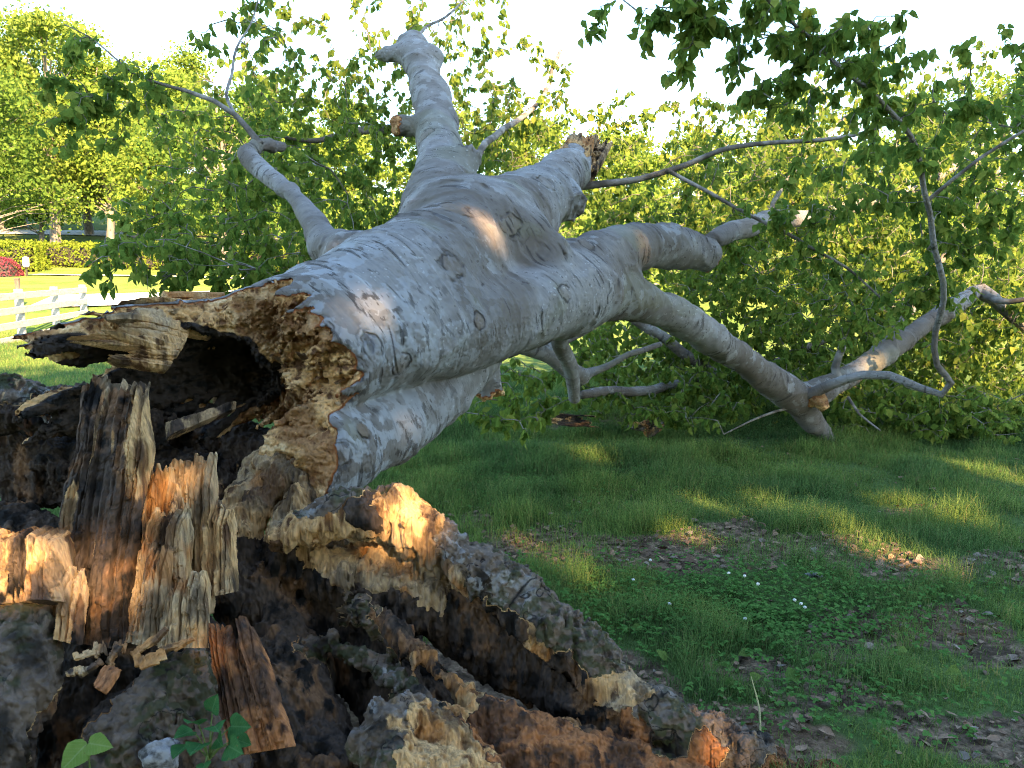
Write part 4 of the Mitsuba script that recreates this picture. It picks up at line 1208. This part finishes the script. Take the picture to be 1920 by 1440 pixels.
put('dry_stalk', (v, f), 'straw')
tag('dry_stalk', 'tall pale dry stalk by the end of the root', 'stalk')


# ------------------------------------------------------------------ small plants, chips and debris round the stump
rng = np.random.default_rng(31)
def veined(a, b, vein):
    def fn(p, n, uv):
        u = dr.abs(uv.x)
        side_ = (uv.y - u * 0.75) * 8
        w = dr.abs(side_ - dr.floor(side_) - 0.5)
        v = dr.maximum(1 - smoothstep(0.012, 0.035, u), (1 - smoothstep(0.03, 0.12, w)) * 0.55)
        c = mix(a, b, fbm(p.x * 70, p.y * 70, p.z * 70, 3))
        c = mix(c, (0.16, 0.12, 0.05), smoothstep(0.74, 0.82, fbm(p.x * 90 + 5, p.y * 90, p.z * 90, 2)) * 0.6)
        return mix(c, vein, v * 0.6)
    return fn


leafmat('violet_leaf', veined((0.022, 0.085, 0.026), (0.07, 0.165, 0.05), (0.10, 0.20, 0.08)), 0.5, 0.4)
leafmat('seedling_leaf', veined((0.13, 0.23, 0.04), (0.23, 0.31, 0.075), (0.28, 0.36, 0.14)), 0.7)
HEART = np.array([[0, .04], [-.10, 0], [-.26, .02], [-.40, .16], [-.43, .36], [-.34, .60], [-.18, .82], [0, 1.0]])


def heart_leaf(p, size, y, up, fold=.18, wide=1.0):
    """A broad leaf with a midrib, a wavy rim and some thickness of curl."""
    y = np.asarray(y, float) / np.linalg.norm(y)
    x = np.cross(y, up)
    x /= np.linalg.norm(x)
    z = np.cross(x, y)
    rows = []
    for (u, w) in HEART:
        for k in (-1, -.5, 0, .5, 1):
            a = abs(u) * wide * k
            ww = w if k else max(w, .04)
            rows.append([a * (1 + .06 * math.sin(23 * w) * (abs(k) == 1)), ww, abs(a) * fold * 2 - .22 * w * w + .03 * math.sin(9 * w + 4 * k)])
    r = np.array(rows)
    v = np.asarray(p) + size * (r[:, :1] * x + r[:, 1:2] * y + r[:, 2:] * z)
    i, j = np.meshgrid(np.arange(len(HEART) - 1), np.arange(4), indexing='ij')
    q = np.stack([i * 5 + j, i * 5 + j + 1, (i + 1) * 5 + j + 1, (i + 1) * 5 + j], -1).reshape(-1, 4)
    return v, np.vstack([q[:, [0, 1, 2]], q[:, [0, 2, 3]]]), r[:, :2]


plant = thing('violet_plant', 'small plant with green heart shaped leaves at the foot of the stump', 'plant')
root_ = at(392, 1425, 2.06)
for (u, v_, d, s, du, dv, dd) in [(398, 1335, 2.02, .050, 2, -14, -.01), (372, 1358, 2.0, .058, -12, -8, -.03), (402, 1362, 1.97, .052, 6, 2, -.05), (362, 1372, 2.02, .05, -16, 2, -.02), (378, 1396, 1.96, .06, -14, 6, -.04), (352, 1398, 1.99, .056, -16, 8, -.03), (432, 1362, 2.0, .062, 16, 0, -.02), (428, 1398, 1.96, .064, 14, 10, -.04), (408, 1385, 1.98, .045, 3, 14, -.05), (445, 1388, 2.02, .04, 12, 3, -.01), (385, 1430, 1.94, .035, -4, 10, -.02)]:
    p = at(u, v_, d)
    y = at(u + du, v_ + dv, d + dd) - p
    mesh = heart_leaf(p, s, y, np.array([0.1, -.75, .7]) + rng.normal(size=3) * .2, .16, 1.1)
    put('leaf', mesh[:2], 'violet_leaf', plant, True, mesh[2])
    c, r = spline([root_, (root_ + p) / 2 + [0, 0, .012], p], [.0022, .0018, .0014], .015)
    v, f, uv = tube(c, r, 5)
    put('stem', (v, f), 'stalk', plant)
seed = thing('seedling', 'yellow green two leaved seedling in the lower left corner', 'seedling')
p0 = at(165, 1394, 1.98)
for (u, v_, s, w) in [(122, 1432, .075, 1.0), (212, 1398, .07, .85)]:
    mesh = heart_leaf(p0, s, at(u, v_, 1.94) - p0, np.array([0, -.7, .75]), .08, w)
    put('leaf', mesh[:2], 'seedling_leaf', seed, True, mesh[2])
v, f, uv = tube(np.linspace(at(170, 1460, 2.02), p0, 5), .002, 5)
put('stem', (v, f), 'stalk', seed)


def chip(name, corners, thick, kind, seed, label, cat, group=None, jag=.25):
    v, f, uv = slab(corners, thick, jag, kind, seed, 5, 14, .22, .25)
    key = put(name, (v, f), 'stump_wood', None, False, uv)
    tag(key, label, cat, group)


chip('bark_chip', [at(172, 1300, 2.02), at(200, 1302, 2.0), at(243, 1240, 2.06), at(205, 1236, 2.08)], .016, (3.0, 3.2, .5), 41, 'curled red brown chip of bark lying on the dark root', 'bark chip')
CHIPS = ['squarish pale wood chip second from the left end of the chip heap', 'upright pale wood chip left of the middle of the heap', 'upright brown wood chip at the middle of the heap', 'long pale sliver slanting under the left chips', 'long tan sliver slanting up toward the front slab', 'thin topmost sliver leaning on the foot of the slabs', 'tan wood chip near the right end of the heap', 'leftmost small chip lowest on the dark root', 'broadest tan chip lying just above the dark root', 'steeply tilted short chip between the upright ones', 'rightmost small chip beside the mossy root']
for k, (u, v_, d, w, h, a) in enumerate([(158, 1226, 2.13, 40, 22, .3), (192, 1214, 2.14, 24, 36, .15), (228, 1208, 2.15, 24, 34, -.2), (176, 1248, 2.11, 54, 16, .6), (262, 1216, 2.14, 56, 20, .6), (292, 1198, 2.15, 50, 13, .8), (318, 1214, 2.13, 52, 16, .3), (142, 1258, 2.1, 34, 18, .2), (272, 1236, 2.1, 62, 34, .25), (212, 1228, 2.12, 40, 18, 1.1), (345, 1205, 2.13, 40, 14, .5)]):
    c, s = math.cos(a), math.sin(a)
    cn = [at(u + x * c + y * s, v_ - x * s + y * c, d - (y > 0) * .03) for x, y in ((-w / 2, h / 2), (w / 2, h / 2), (w / 2, -h / 2), (-w / 2, -h / 2))]
    chip('wood_chip', cn, .007, (.95, (1.1, 1.9)[k % 2], .55), 50 + k, CHIPS[k], 'wood chip', 'wood chips below the splintered slabs')
bsdf('weathered_stone', lambda p, n, uv: mix((0.05, 0.047, 0.043), (0.30, 0.29, 0.285), smoothstep(.35, .65, fbm(p.x * 45, p.y * 45, p.z * 45, 5))), 0.9, lambda p, n, uv: fbm(p.x * 60, p.y * 60, p.z * 60, 4), .012)


def lump(c, r, seed, amp=.5, div=3):
    s = trimesh.creation.icosphere(div)
    d = np.asarray(s.vertices)
    s.vertices = np.asarray(c) + d * np.asarray(r) * (1 + amp * (nf(d * 1.6 + seed * 3.3, 3, seed) - .5) * 2)[:, None]
    return s


q = ground_at(1525, 1085)
key = put('stone', lump([q[0], q[1], .012], [.045, .03, .022], 3, .4), 'weathered_stone')
tag(key, 'flat grey stone on the bare soil', 'stone')
key = put('stone', lump(at(305, 1420, 2.06), [.045, .04, .045], 4, .4), 'weathered_stone')
tag(key, 'pale lichen covered stone by the heart leaved plant', 'stone')
for k, (u, v_, w, h, a, lab) in enumerate([(1090, 788, 120, 22, .12, 'long brown slab of broken bark lying in the grass under the crown'), (1235, 790, 70, 34, -.5, 'pale upturned flake of bark standing in the grass'), (1200, 800, 46, 16, .2, 'short pale bark flake beside the upturned one')]):
    d = 7.0
    c, s = math.cos(a), math.sin(a)
    cn = [at(u + x * c + y * s, v_ + x * s - y * c, d - x * 0.001) for x, y in ((-w / 2, -h / 2), (-w / 2, h / 2), (w / 2, h / 2), (w / 2, -h / 2))]
    v, f, uv = slab(cn, .03, .3, (0.0, 1.0, .5) if k else (2.9, 1.0, .5), 70 + k, 7, 30, .8)
    key = put('bark_slab', (v, f), 'stump_wood', None, False, uv)
    tag(key, lab, 'bark')

# ------------------------------------------------------------------ the far side of the lawn: fence, drive, hedge, lamp
bsdf('white_paint', lambda p, n, uv: mix((0.29, 0.275, 0.245), (0.45, 0.43, 0.39), fbm(p.x * 6, p.y * 6, p.z * 14, 3)) * (1 - 0.3 * smoothstep(.6, .75, fbm(p.x * 11, p.y * 11, p.z * 30, 3))), 0.7)
bsdf('old_wood', lambda p, n, uv: mix((0.07, 0.055, 0.045), (0.19, 0.155, 0.125), fbm(p.x * 20, p.y * 20, p.z * 4, 3)), 0.9)
bsdf('concrete', lambda p, n, uv: mix((0.32, 0.30, 0.28), (0.46, 0.44, 0.41), fbm(p.x * 2, p.y * 2, p.z, 4)), 0.9)


def box_between(a, b, w, h, up=(0, 0, 1)):
    """A board from a to b, w thick and h high, with eased edges."""
    a, b = np.asarray(a, float), np.asarray(b, float)
    y = (b - a) / np.linalg.norm(b - a)
    x = np.cross(y, up)
    x /= np.linalg.norm(x)
    z = np.cross(x, y)
    e = min(w, h) * .18
    ring = [(-w / 2 + e, -h / 2), (w / 2 - e, -h / 2), (w / 2, -h / 2 + e), (w / 2, h / 2 - e), (w / 2 - e, h / 2), (-w / 2 + e, h / 2), (-w / 2, h / 2 - e), (-w / 2, -h / 2 + e)]
    v = np.array([p + x * r[0] + z * r[1] for p in (a, b) for r in ring])
    return trimesh.convex.convex_hull(v)


fence = thing('white_fence', 'white four rail wooden paddock fence on the sunlit lawn at the left', 'fence')
fa, fb = at(42, 640, 19.0), at(107, 625, 21.3)
run = fb - fa
posts = [fa + run * k for k in (-2, -1, 0, 1, 2)]
HP = 1.16
for k, p in enumerate(posts):
    z = p[2]
    put('post', box_between([p[0], p[1], z - .3], [p[0], p[1], z + HP], .16, .16, (run / np.linalg.norm(run)).tolist()), 'white_paint', fence, False)
side_ = np.cross(run / np.linalg.norm(run), [0, 0, 1.0]) * .10
for a, b in zip(posts[:-1], posts[1:]):
    for hz in (.10, .40, .71, 1.02):
        put('rail', box_between(a + side_ + [0, 0, hz] + run * .004, b + side_ + [0, 0, hz] - run * .004, .04, .15), 'white_paint', fence, False)
p = at(34, 552, 24)
st = thing('wooden_stake', 'short brown wooden stake in the lawn beyond the white fence', 'stake')
put('shaft', box_between(p + [0, 0, -.3], p + [0, 0, .42], .12, .12, (0, 1, 0)), 'old_wood', st, False)
put('cap', box_between(p + [0, 0, .42], p + [0, 0, .46], .15, .15, (0, 1, 0)), 'old_wood', st, False)


def ribbon(name, rows, width, mat, lift, label):
    c = np.array(rows, float)
    c, _ = spline(np.column_stack([c, c[:, 0] * 0]), np.ones(len(c)), 1.0)
    t = np.gradient(c, axis=0)
    t /= np.linalg.norm(t, axis=1, keepdims=True)
    nrm = np.column_stack([-t[:, 1], t[:, 0], t[:, 0] * 0])
    k = np.linspace(-.5, .5, 7)
    v = (c[:, None] + nrm[:, None] * (k * width)[None, :, None]).reshape(-1, 3)
    v[:, 2] = terrain(v[:, 0], v[:, 1]) + lift
    i, j = np.meshgrid(np.arange(len(c) - 1), np.arange(6), indexing='ij')
    q = np.stack([i * 7 + j, i * 7 + j + 1, (i + 1) * 7 + j + 1, (i + 1) * 7 + j], -1).reshape(-1, 4)
    struct(name, (v, q), mat)


ribbon('driveway', [(-14, 25.4), (-9, 26.6), (-6, 27.2), (-4, 27.5)], 3.0, 'concrete', .05, None)
ribbon('path', [(-24, 43.0), (-16, 40.4), (-10, 37.0), (-4, 34.4), (6, 32.6)], 1.0, 'concrete', .05, None)
ribbon('road', [(-80, 76), (-50, 75), (-36, 73.5), (-31, 72)], 4.0, 'concrete', .08, None)


def cards(P, s, rng, flat=0.0, wide=.7):
    """Leaf clumps of a distant crown: bent four sided leaves, two triangles each."""
    n = len(P)
    y = rng.normal(size=(n, 3)) * [1, 1, .8] + [0, 0, -flat]
    y /= np.linalg.norm(y, axis=1, keepdims=True)
    x = np.cross(y, rng.normal(size=(n, 3)))
    x /= np.linalg.norm(x, axis=1, keepdims=True) + 1e-9
    z = np.cross(x, y)
    s = s[:, None]
    v = np.stack([P - y * s / 2, P + x * s * wide / 2 + z * s * .12, P + y * s / 2, P - x * s * wide / 2 + z * s * .12], 1)
    f = np.array([[0, 1, 2], [0, 2, 3]])[None] + 4 * np.arange(n)[:, None, None]
    return v.reshape(-1, 3), f.reshape(-1, 3), np.repeat(rng.random((n, 1, 2)), 4, 1).reshape(-1, 2)


def crownmat(key, a, b, trans=.8):
    leafmat(key, lambda p, n, uv: mix(a, b, uv.x) * (0.75 + 0.5 * uv.y), trans, 0.5)


crownmat('spring_leaf', (0.13, 0.215, 0.032), (0.23, 0.30, 0.055))
crownmat('yellow_leaf', (0.16, 0.245, 0.04), (0.26, 0.335, 0.07))
crownmat('green_leaf', (0.085, 0.16, 0.03), (0.16, 0.24, 0.045))
crownmat('shade_leaf', (0.05, 0.10, 0.02), (0.10, 0.16, 0.03), .5)
crownmat('hedge_leaf', (0.14, 0.21, 0.022), (0.22, 0.27, 0.04), .6)
crownmat('red_leaf', (0.15, 0.028, 0.045), (0.26, 0.06, 0.09), .4)
bsdf('far_trunk', lambda p, n, uv: mix((0.12, 0.10, 0.085), (0.34, 0.30, 0.26), fbm(p.x * 6, p.y * 6, p.z * 1.5, 3)), 0.9)
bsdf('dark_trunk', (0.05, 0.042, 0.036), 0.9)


def hedge(label, a, b, h, w, n, seed):
    rng = np.random.default_rng(seed)
    a, b = np.array(a, float), np.array(b, float)
    L = np.linalg.norm(b - a)
    t = (b - a) / L
    m = np.array([-t[1], t[0]])
    k = thing('hedge', label, 'hedge')
    u, side, z = rng.random(n) * L, rng.uniform(-.5, .5, n) * w, rng.random(n) * h
    face = rng.integers(0, 3, n)
    z = np.where(face == 0, h + rng.normal(size=n) * .05, z)
    side = np.where(face == 1, -w / 2 + rng.normal(size=n) * .04, np.where(face == 2, w / 2, side))
    xy = a + np.outer(u, t) + np.outer(side, m)
    P = np.column_stack([xy, terrain(xy[:, 0], xy[:, 1]) + z])
    e = rng.random(n) < .1
    P[e, :2] = np.where(rng.random((e.sum(), 1)) < .5, a, b) + np.outer(rng.uniform(-.5, .5, e.sum()) * w, m)
    P[e, 2] = terrain(P[e, 0], P[e, 1]) + rng.random(e.sum()) * h
    P += (np.stack([nz(P * 1.4, 101 + q) for q in range(3)], 1) - .5) * .3
    v, f, uv = cards(P, rng.uniform(.10, .2, n), rng)
    put('foliage', (v, f), 'hedge_leaf', k, True, uv, kind='stuff')
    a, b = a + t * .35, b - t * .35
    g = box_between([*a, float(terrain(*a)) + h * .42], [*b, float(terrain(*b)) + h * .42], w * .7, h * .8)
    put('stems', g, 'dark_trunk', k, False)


hedge('clipped bright green hedge with a square end beside the small lamp', (-36, 45.5), (-25.2, 46.2), 1.5, 1.6, 9000, 1)
hedge('longer low clipped hedge running on behind the square ended one', (-26.4, 49.0), (-8, 44.0), 1.25, 1.4, 9000, 2)
bush = thing('red_bush', 'rounded dark red bush in front of the hedge at the left edge', 'bush')
bp = at(-8, 517, 41)
g = rng.normal(size=(3500, 3))
g /= np.linalg.norm(g, axis=1, keepdims=True)
P = np.array([bp[0], bp[1], terrain(bp[0], bp[1])]) + g * [1.15, 1.1, .95] * (0.92 + .2 * nz(g * 3, 5)[:, None])
P = P[P[:, 2] > terrain(P[:, 0], P[:, 1])]
v, f, uv = cards(P, rng.uniform(.06, .13, len(P)), rng)
put('foliage', (v, f), 'red_leaf', bush, True, uv, kind='stuff')
put('stems', lump([bp[0], bp[1], float(terrain(bp[0], bp[1]))], [1.0, .95, .82], 2, .15), 'dark_trunk', bush)
lamp = thing('garden_lamp', 'small white garden lamp on a short dark post before the hedge', 'lamp')
lp = at(50, 512, 41)
lz = float(terrain(lp[0], lp[1]))
bsdf('lamp_white', (0.8, 0.8, 0.78), 0.4)
put('post', trimesh.creation.cylinder(.05, .5, sections=12, transform=trimesh.transformations.translation_matrix([lp[0], lp[1], lz + .2])), 'dark_trunk', lamp, False)
put('collar', trimesh.creation.cylinder(.14, .06, sections=16, transform=trimesh.transformations.translation_matrix([lp[0], lp[1], lz + .45])), 'dark_trunk', lamp, False)
prof = np.array([[0, .48], [.13, .48], [.15, .55], [.15, .85], [.12, .92], [0, .94]])
sh = trimesh.creation.revolve(prof, sections=20)
sh.apply_translation([lp[0], lp[1], lz])
put('lamp_shade', sh, 'lamp_white', lamp, 30)
wf = thing('dark_fence', 'old dark wooden rail fence between the trunks at the wood edge', 'fence')
w0, w1 = np.array([-21.0, 56]), np.array([-15.0, 53])
for k in range(4):
    q = w0 + (w1 - w0) * k / 3
    z = float(terrain(*q))
    put('post', box_between([*q, z - .2], [*q, z + 1.3], .12, .12, (0, 1, 0)), 'dark_trunk', wf, False)
    if k:
        r = w0 + (w1 - w0) * (k - 1) / 3
        for hz in (.45, .8, 1.15):
            put('rail', box_between([*r, float(terrain(*r)) + hz], [*q, z + hz], .05, .12), 'dark_trunk', wf, False)


def tree_at(name, label, base, h, crowns, mat, seed, trunk_r=.2, bare=.3, leaf=.2, group=None, trunkmat='far_trunk', lean=0.0, limbs=9, clump=.42):
    """A standing tree: tapered trunk with limbs into each clump of the crown. crowns: (dx, dy, z share, rx, ry, rz, leaves)"""
    rng = np.random.default_rng(seed)
    x, y = base
    z0 = float(terrain(x, y))
    k = thing(name, label, 'tree', group)
    b = np.array([x, y, z0 - .2])
    top = b + [lean * h, rng.normal() * .03 * h, h * .93]
    c, r = spline([b, b + (top - b) * .35 + rng.normal(size=3) * [.02, .02, 0] * h, b + (top - b) * .7 + rng.normal(size=3) * [.02, .02, 0] * h, top], [trunk_r * 1.25, trunk_r * .85, trunk_r * .5, trunk_r * .12], .6)
    v, f, uv = tube(c, r, 10, .12, seed)
    put('trunk', (v, f), trunkmat, k, True, uv)
    P, lb = [], []
    for (dx, dy, zs, rx, ry, rz, n) in crowns:
        cen = b + [dx, dy, h * zs]
        sub = max(5, int(n / 90))
        g = rng.normal(size=(sub, 3))
        g = cen + g / np.linalg.norm(g, axis=1, keepdims=True) * rng.random((sub, 1)) ** .4 * [rx, ry, rz]
        w = rng.integers(0, sub, n)
        q = rng.normal(size=(n, 3))
        P.append(g[w] + q * np.array([1, 1, .6]) * clump * (.6 + .8 * rng.random((sub, 1))[w]))
        for e in g[:: max(1, sub // limbs)]:
            i = int(np.clip((e[2] - b[2]) / (h) * len(c) * .75, 1, len(c) - 2))
            mid = (c[i] + e) / 2 + [0, 0, .06 * h * rng.random()]
            lb.append(tube(*spline([c[i], mid, e], [r[i] * .3, r[i] * .16, .015], .8), 5, cap=False))
    v, f, uv = join(lb)
    put('limbs', (v, f), trunkmat, k, True, uv, kind='stuff')
    P = np.vstack(P)
    P = with_gaps(P) if name == 'shade_tree' else P
    v, f, uv = cards(P, leaf * rng.uniform(.6, 1.4, len(P)), rng, .3)
    put('crown', (v, f), mat, k, True, uv, kind='stuff')


# (photo x of the trunk foot, depth, height, crown half width, bottom share, top share, material, leaves, trunk radius, label)
FAR = [(-240, 60, 14.5, 4.2, .12, 'spring_leaf', 4200, .2, 'pale green tree beyond the left edge of the view'), (-420, 66, 15.5, 4.4, .12, 'green_leaf', 4200, .2, 'green tree well beyond the left edge of the view'), (-640, 60, 14.0, 4.4, .12, 'spring_leaf', 4200, .2, 'pale green tree far beyond the left edge of the view'), (2200, 62, 12.5, 4.4, .08, 'spring_leaf', 3600, .2, 'pale green tree beyond the right edge of the view'), (2420, 64, 13.5, 4.4, .08, 'green_leaf', 3600, .2, 'green tree well beyond the right edge of the view'),
       (-30, 48, 13.5, 3.2, .25, 'green_leaf', 4600, .14, 'leafy green tree cut by the left edge above the red bush'), (180, 72, 17.0, 4.0, .15, 'yellow_leaf', 5600, .3, 'tallest yellow green tree deep in the wood at the left'), (390, 74, 15.5, 4.0, .1, 'spring_leaf', 5200, .25, 'pale green tree deep in the wood behind the crooked branch'), (60, 80, 19, 4.6, .12, 'spring_leaf', 5600, .3, 'very tall pale green tree deep in the wood at the far left'),
       (-60, 62, 17.5, 5.0, .2, 'spring_leaf', 6500, .30, 'tall pale green tree at the left edge of the wood'),
       (115, 56, 15.5, 4.2, .24, 'yellow_leaf', 6500, .30, 'tall yellow green tree with a thick grey trunk behind the hedge'),
       (90, 66, 12, 3.2, .15, 'green_leaf', 4200, .16, 'thin trunked green tree left of the thick grey trunk'),
       (20, 75, 11, 4.0, .12, 'spring_leaf', 4200, .2, 'low green tree by the pale road in the wood'),
       (215, 58, 13, 3.0, .30, 'spring_leaf', 4500, .22, 'green tree with a dark straight trunk right of the thick grey one'),
       (265, 68, 14.5, 3.6, .12, 'spring_leaf', 5200, .25, 'bright green tree filling the gap behind the dark trunk'),
       (335, 50, 11.2, 2.6, .2, 'spring_leaf', 4600, .22, 'green tree with a pale forked trunk behind the crooked branch'),
       (430, 44, 9.6, 2.8, .25, 'green_leaf', 4200, .22, 'green tree with a pale trunk seen through the left crown'),
       (520, 62, 11.5, 4.0, .1, 'spring_leaf', 5000, .25, 'light green tree far behind the left of the crown'),
       (660, 66, 10.5, 4.2, .08, 'spring_leaf', 4800, .25, 'light green tree far behind the upright limb'),
       (820, 70, 10.5, 4.5, .08, 'yellow_leaf', 4800, .25, 'yellow green tree far behind the fork of the trunk'),
       (980, 66, 9.5, 4.2, .08, 'spring_leaf', 4800, .25, 'light green tree seen behind the splintered limb'),
       (1160, 60, 8.6, 4.2, .06, 'spring_leaf', 5200, .25, 'light green tree in the gap right of the splintered limb'),
       (1330, 66, 9.2, 4.4, .06, 'yellow_leaf', 4800, .25, 'yellow green tree behind the long thin branch'),
       (1500, 60, 10, 4.2, .06, 'spring_leaf', 4800, .25, 'light green tree behind the right crown'),
       (1670, 64, 11, 4.4, .06, 'green_leaf', 4800, .25, 'green tree behind the dark slender branch'),
       (1840, 58, 11, 4.4, .06, 'spring_leaf', 4800, .25, 'light green tree at the right edge behind the crown'),
       (2000, 60, 12, 4.4, .06, 'green_leaf', 3600, .25, 'green tree just past the right edge of the wood')]
for k, (u, d, h, cw, lo, mat, n, tr, lab) in enumerate(FAR):
    x, y = (u - 960) / FOCAL * d, d
    rr = np.random.default_rng(200 + k)
    crowns = []
    for j in range(7):
        zs = lo + (0.93 - lo) * (j + .5) / 7
        ww = cw * (1 - 0.62 * max(0, (zs - .45) / .55) ** 1.5) * rr.uniform(.7, 1.1)
        crowns.append((rr.normal() * cw * .28, rr.normal() * cw * .28, zs, ww, ww, h * .10, n * 8 // 20))
    tree_at('background_tree', lab, (x, y), h, crowns, mat, 300 + k, tr, leaf=.27 if d > 50 else .22, clump=.55, trunkmat='dark_trunk' if k in (4,) else 'far_trunk')

YOUNG = [(1020, 30, 4.2, 2.2), (1170, 26, 4.0, 2.1), (1300, 33, 5.4, 2.6), (1430, 27, 4.6, 2.3), (1560, 31, 5.6, 2.6), (1690, 26, 4.6, 2.3), (1800, 32, 6.0, 2.8), (1925, 27, 5.0, 2.4), (2040, 33, 6.4, 2.8), (880, 36, 4.4, 2.4), (740, 38, 4.4, 2.3)]
WHERE = ['behind the splintered limb', 'in the gap right of the fork', 'behind the cut limb', 'behind the sunlit bough', 'behind the middle of the right crown', 'behind the dark slender branch', 'behind the far right crown', 'at the right edge', 'just past the right edge', 'behind the fork of the trunk', 'behind the foot of the upright limb']
for k, ((u, d, h, cw), wh) in enumerate(zip(YOUNG, WHERE)):
    rr = np.random.default_rng(700 + k)
    crowns = [(rr.normal() * cw * .3, rr.normal() * cw * .3, zs, cw * rr.uniform(.8, 1.05), cw * .8, h * .13, 900) for zs in (.12, .34, .56, .78)]
    tree_at('young_tree', f'bushy sunlit young tree on the far lawn {wh}', ((u - 960) / FOCAL * d, d), h, crowns, ('yellow_leaf', 'spring_leaf')[k % 2], 720 + k, .07, leaf=.15, clump=.3)

# ------------------------------------------------------------------ trees behind the viewer, whose shade falls over the trunk
SHADE = [(-3.0, -9.5, 11.2, 3.4, 9000), (2.2, -9.8, 11.4, 3.6, 17000), (6.4, -9.6, 11.0, 3.6, 17000), (10.4, -8.6, 10.5, 3.2, 14000), (4.4, -12.6, 12.0, 3.4, 11000)]
# where the sun finds its way between their leaves: (x, y, depth) of the spot and the width of the gap
GAPS = [(205, 1020, 2.3, .10), (205, 1090, 2.3, .10), (175, 1130, 2.25, .08), (40, 1050, 2.2, .14), (90, 1080, 2.2, .08), (770, 965, 2.6, .14), (760, 1030, 2.58, .05), (412, 1240, 2.2, .07), (330, 925, 2.36, .06), (470, 1330, 2.1, .04), (640, 1180, 2.6, .04)]
GAPS = [(at(*g[:3]), g[3]) for g in GAPS]
for u, v, r in [(700, 575, .125), (825, 590, .10), (930, 425, .13), (850, 440, .06), (1210, 440, .12), (760, 650, .05), (820, 300, .08), (1230, 600, .08), (1640, 680, .16), (790, 800, .08)]:
    q = trunk_points - EYE
    ray = at(u, v, 1.0) - EYE
    ray /= np.linalg.norm(ray)
    t = np.where(np.linalg.norm(q - np.outer(q @ ray, ray), axis=1) < .02, q @ ray, 1e9)
    if t.min() < 50:
        GAPS.append((trunk_points[t.argmin()], r))
GAPS += [(np.array([*ground_at(u, v), .05]), r) for u, v, r in [(1040, 1065, .24), (1480, 955, .22), (1760, 965, .22), (1870, 890, .26), (1335, 950, .16), (1700, 1050, .2), (1290, 1010, .16), (1410, 1400, .2), (1340, 1400, .2), (1090, 862, .2)]]


def with_gaps(P):
    ok = np.ones(len(P), bool)
    for c, r in GAPS:
        q = P - c
        ok &= np.linalg.norm(q - np.outer(q @ SUN, SUN), axis=1) > r + .02
    return P[ok]


for k, (x, y, h, cw, n) in enumerate(SHADE):
    rr = np.random.default_rng(400 + k)
    crowns = [(rr.normal() * cw * .35, rr.normal() * cw * .3, zs, cw * rr.uniform(.75, 1.05), cw * rr.uniform(.75, 1.05), h * .09, int(n * SHADY) // 4) for zs in (.22, .36, .5, .63, .77, .9)]
    if k == 2:
        for uvd in ((778, 82, 6.4), (826, 190, 5.9)):
            q = at(*uvd) + SUN * (at(*uvd)[1] + 9.6) / -SUN[1] - [x, y, float(terrain(x, y)) - .2]
            crowns.append((q[0], q[1], q[2] / h, .75, .75, .7, 1500))
    tree_at('shade_tree', 'leafy tree behind the viewer shading the fallen trunk', (x, y), h, crowns, 'shade_leaf', 500 + k, .28, leaf=.32, clump=.5, group='trees behind the viewer')
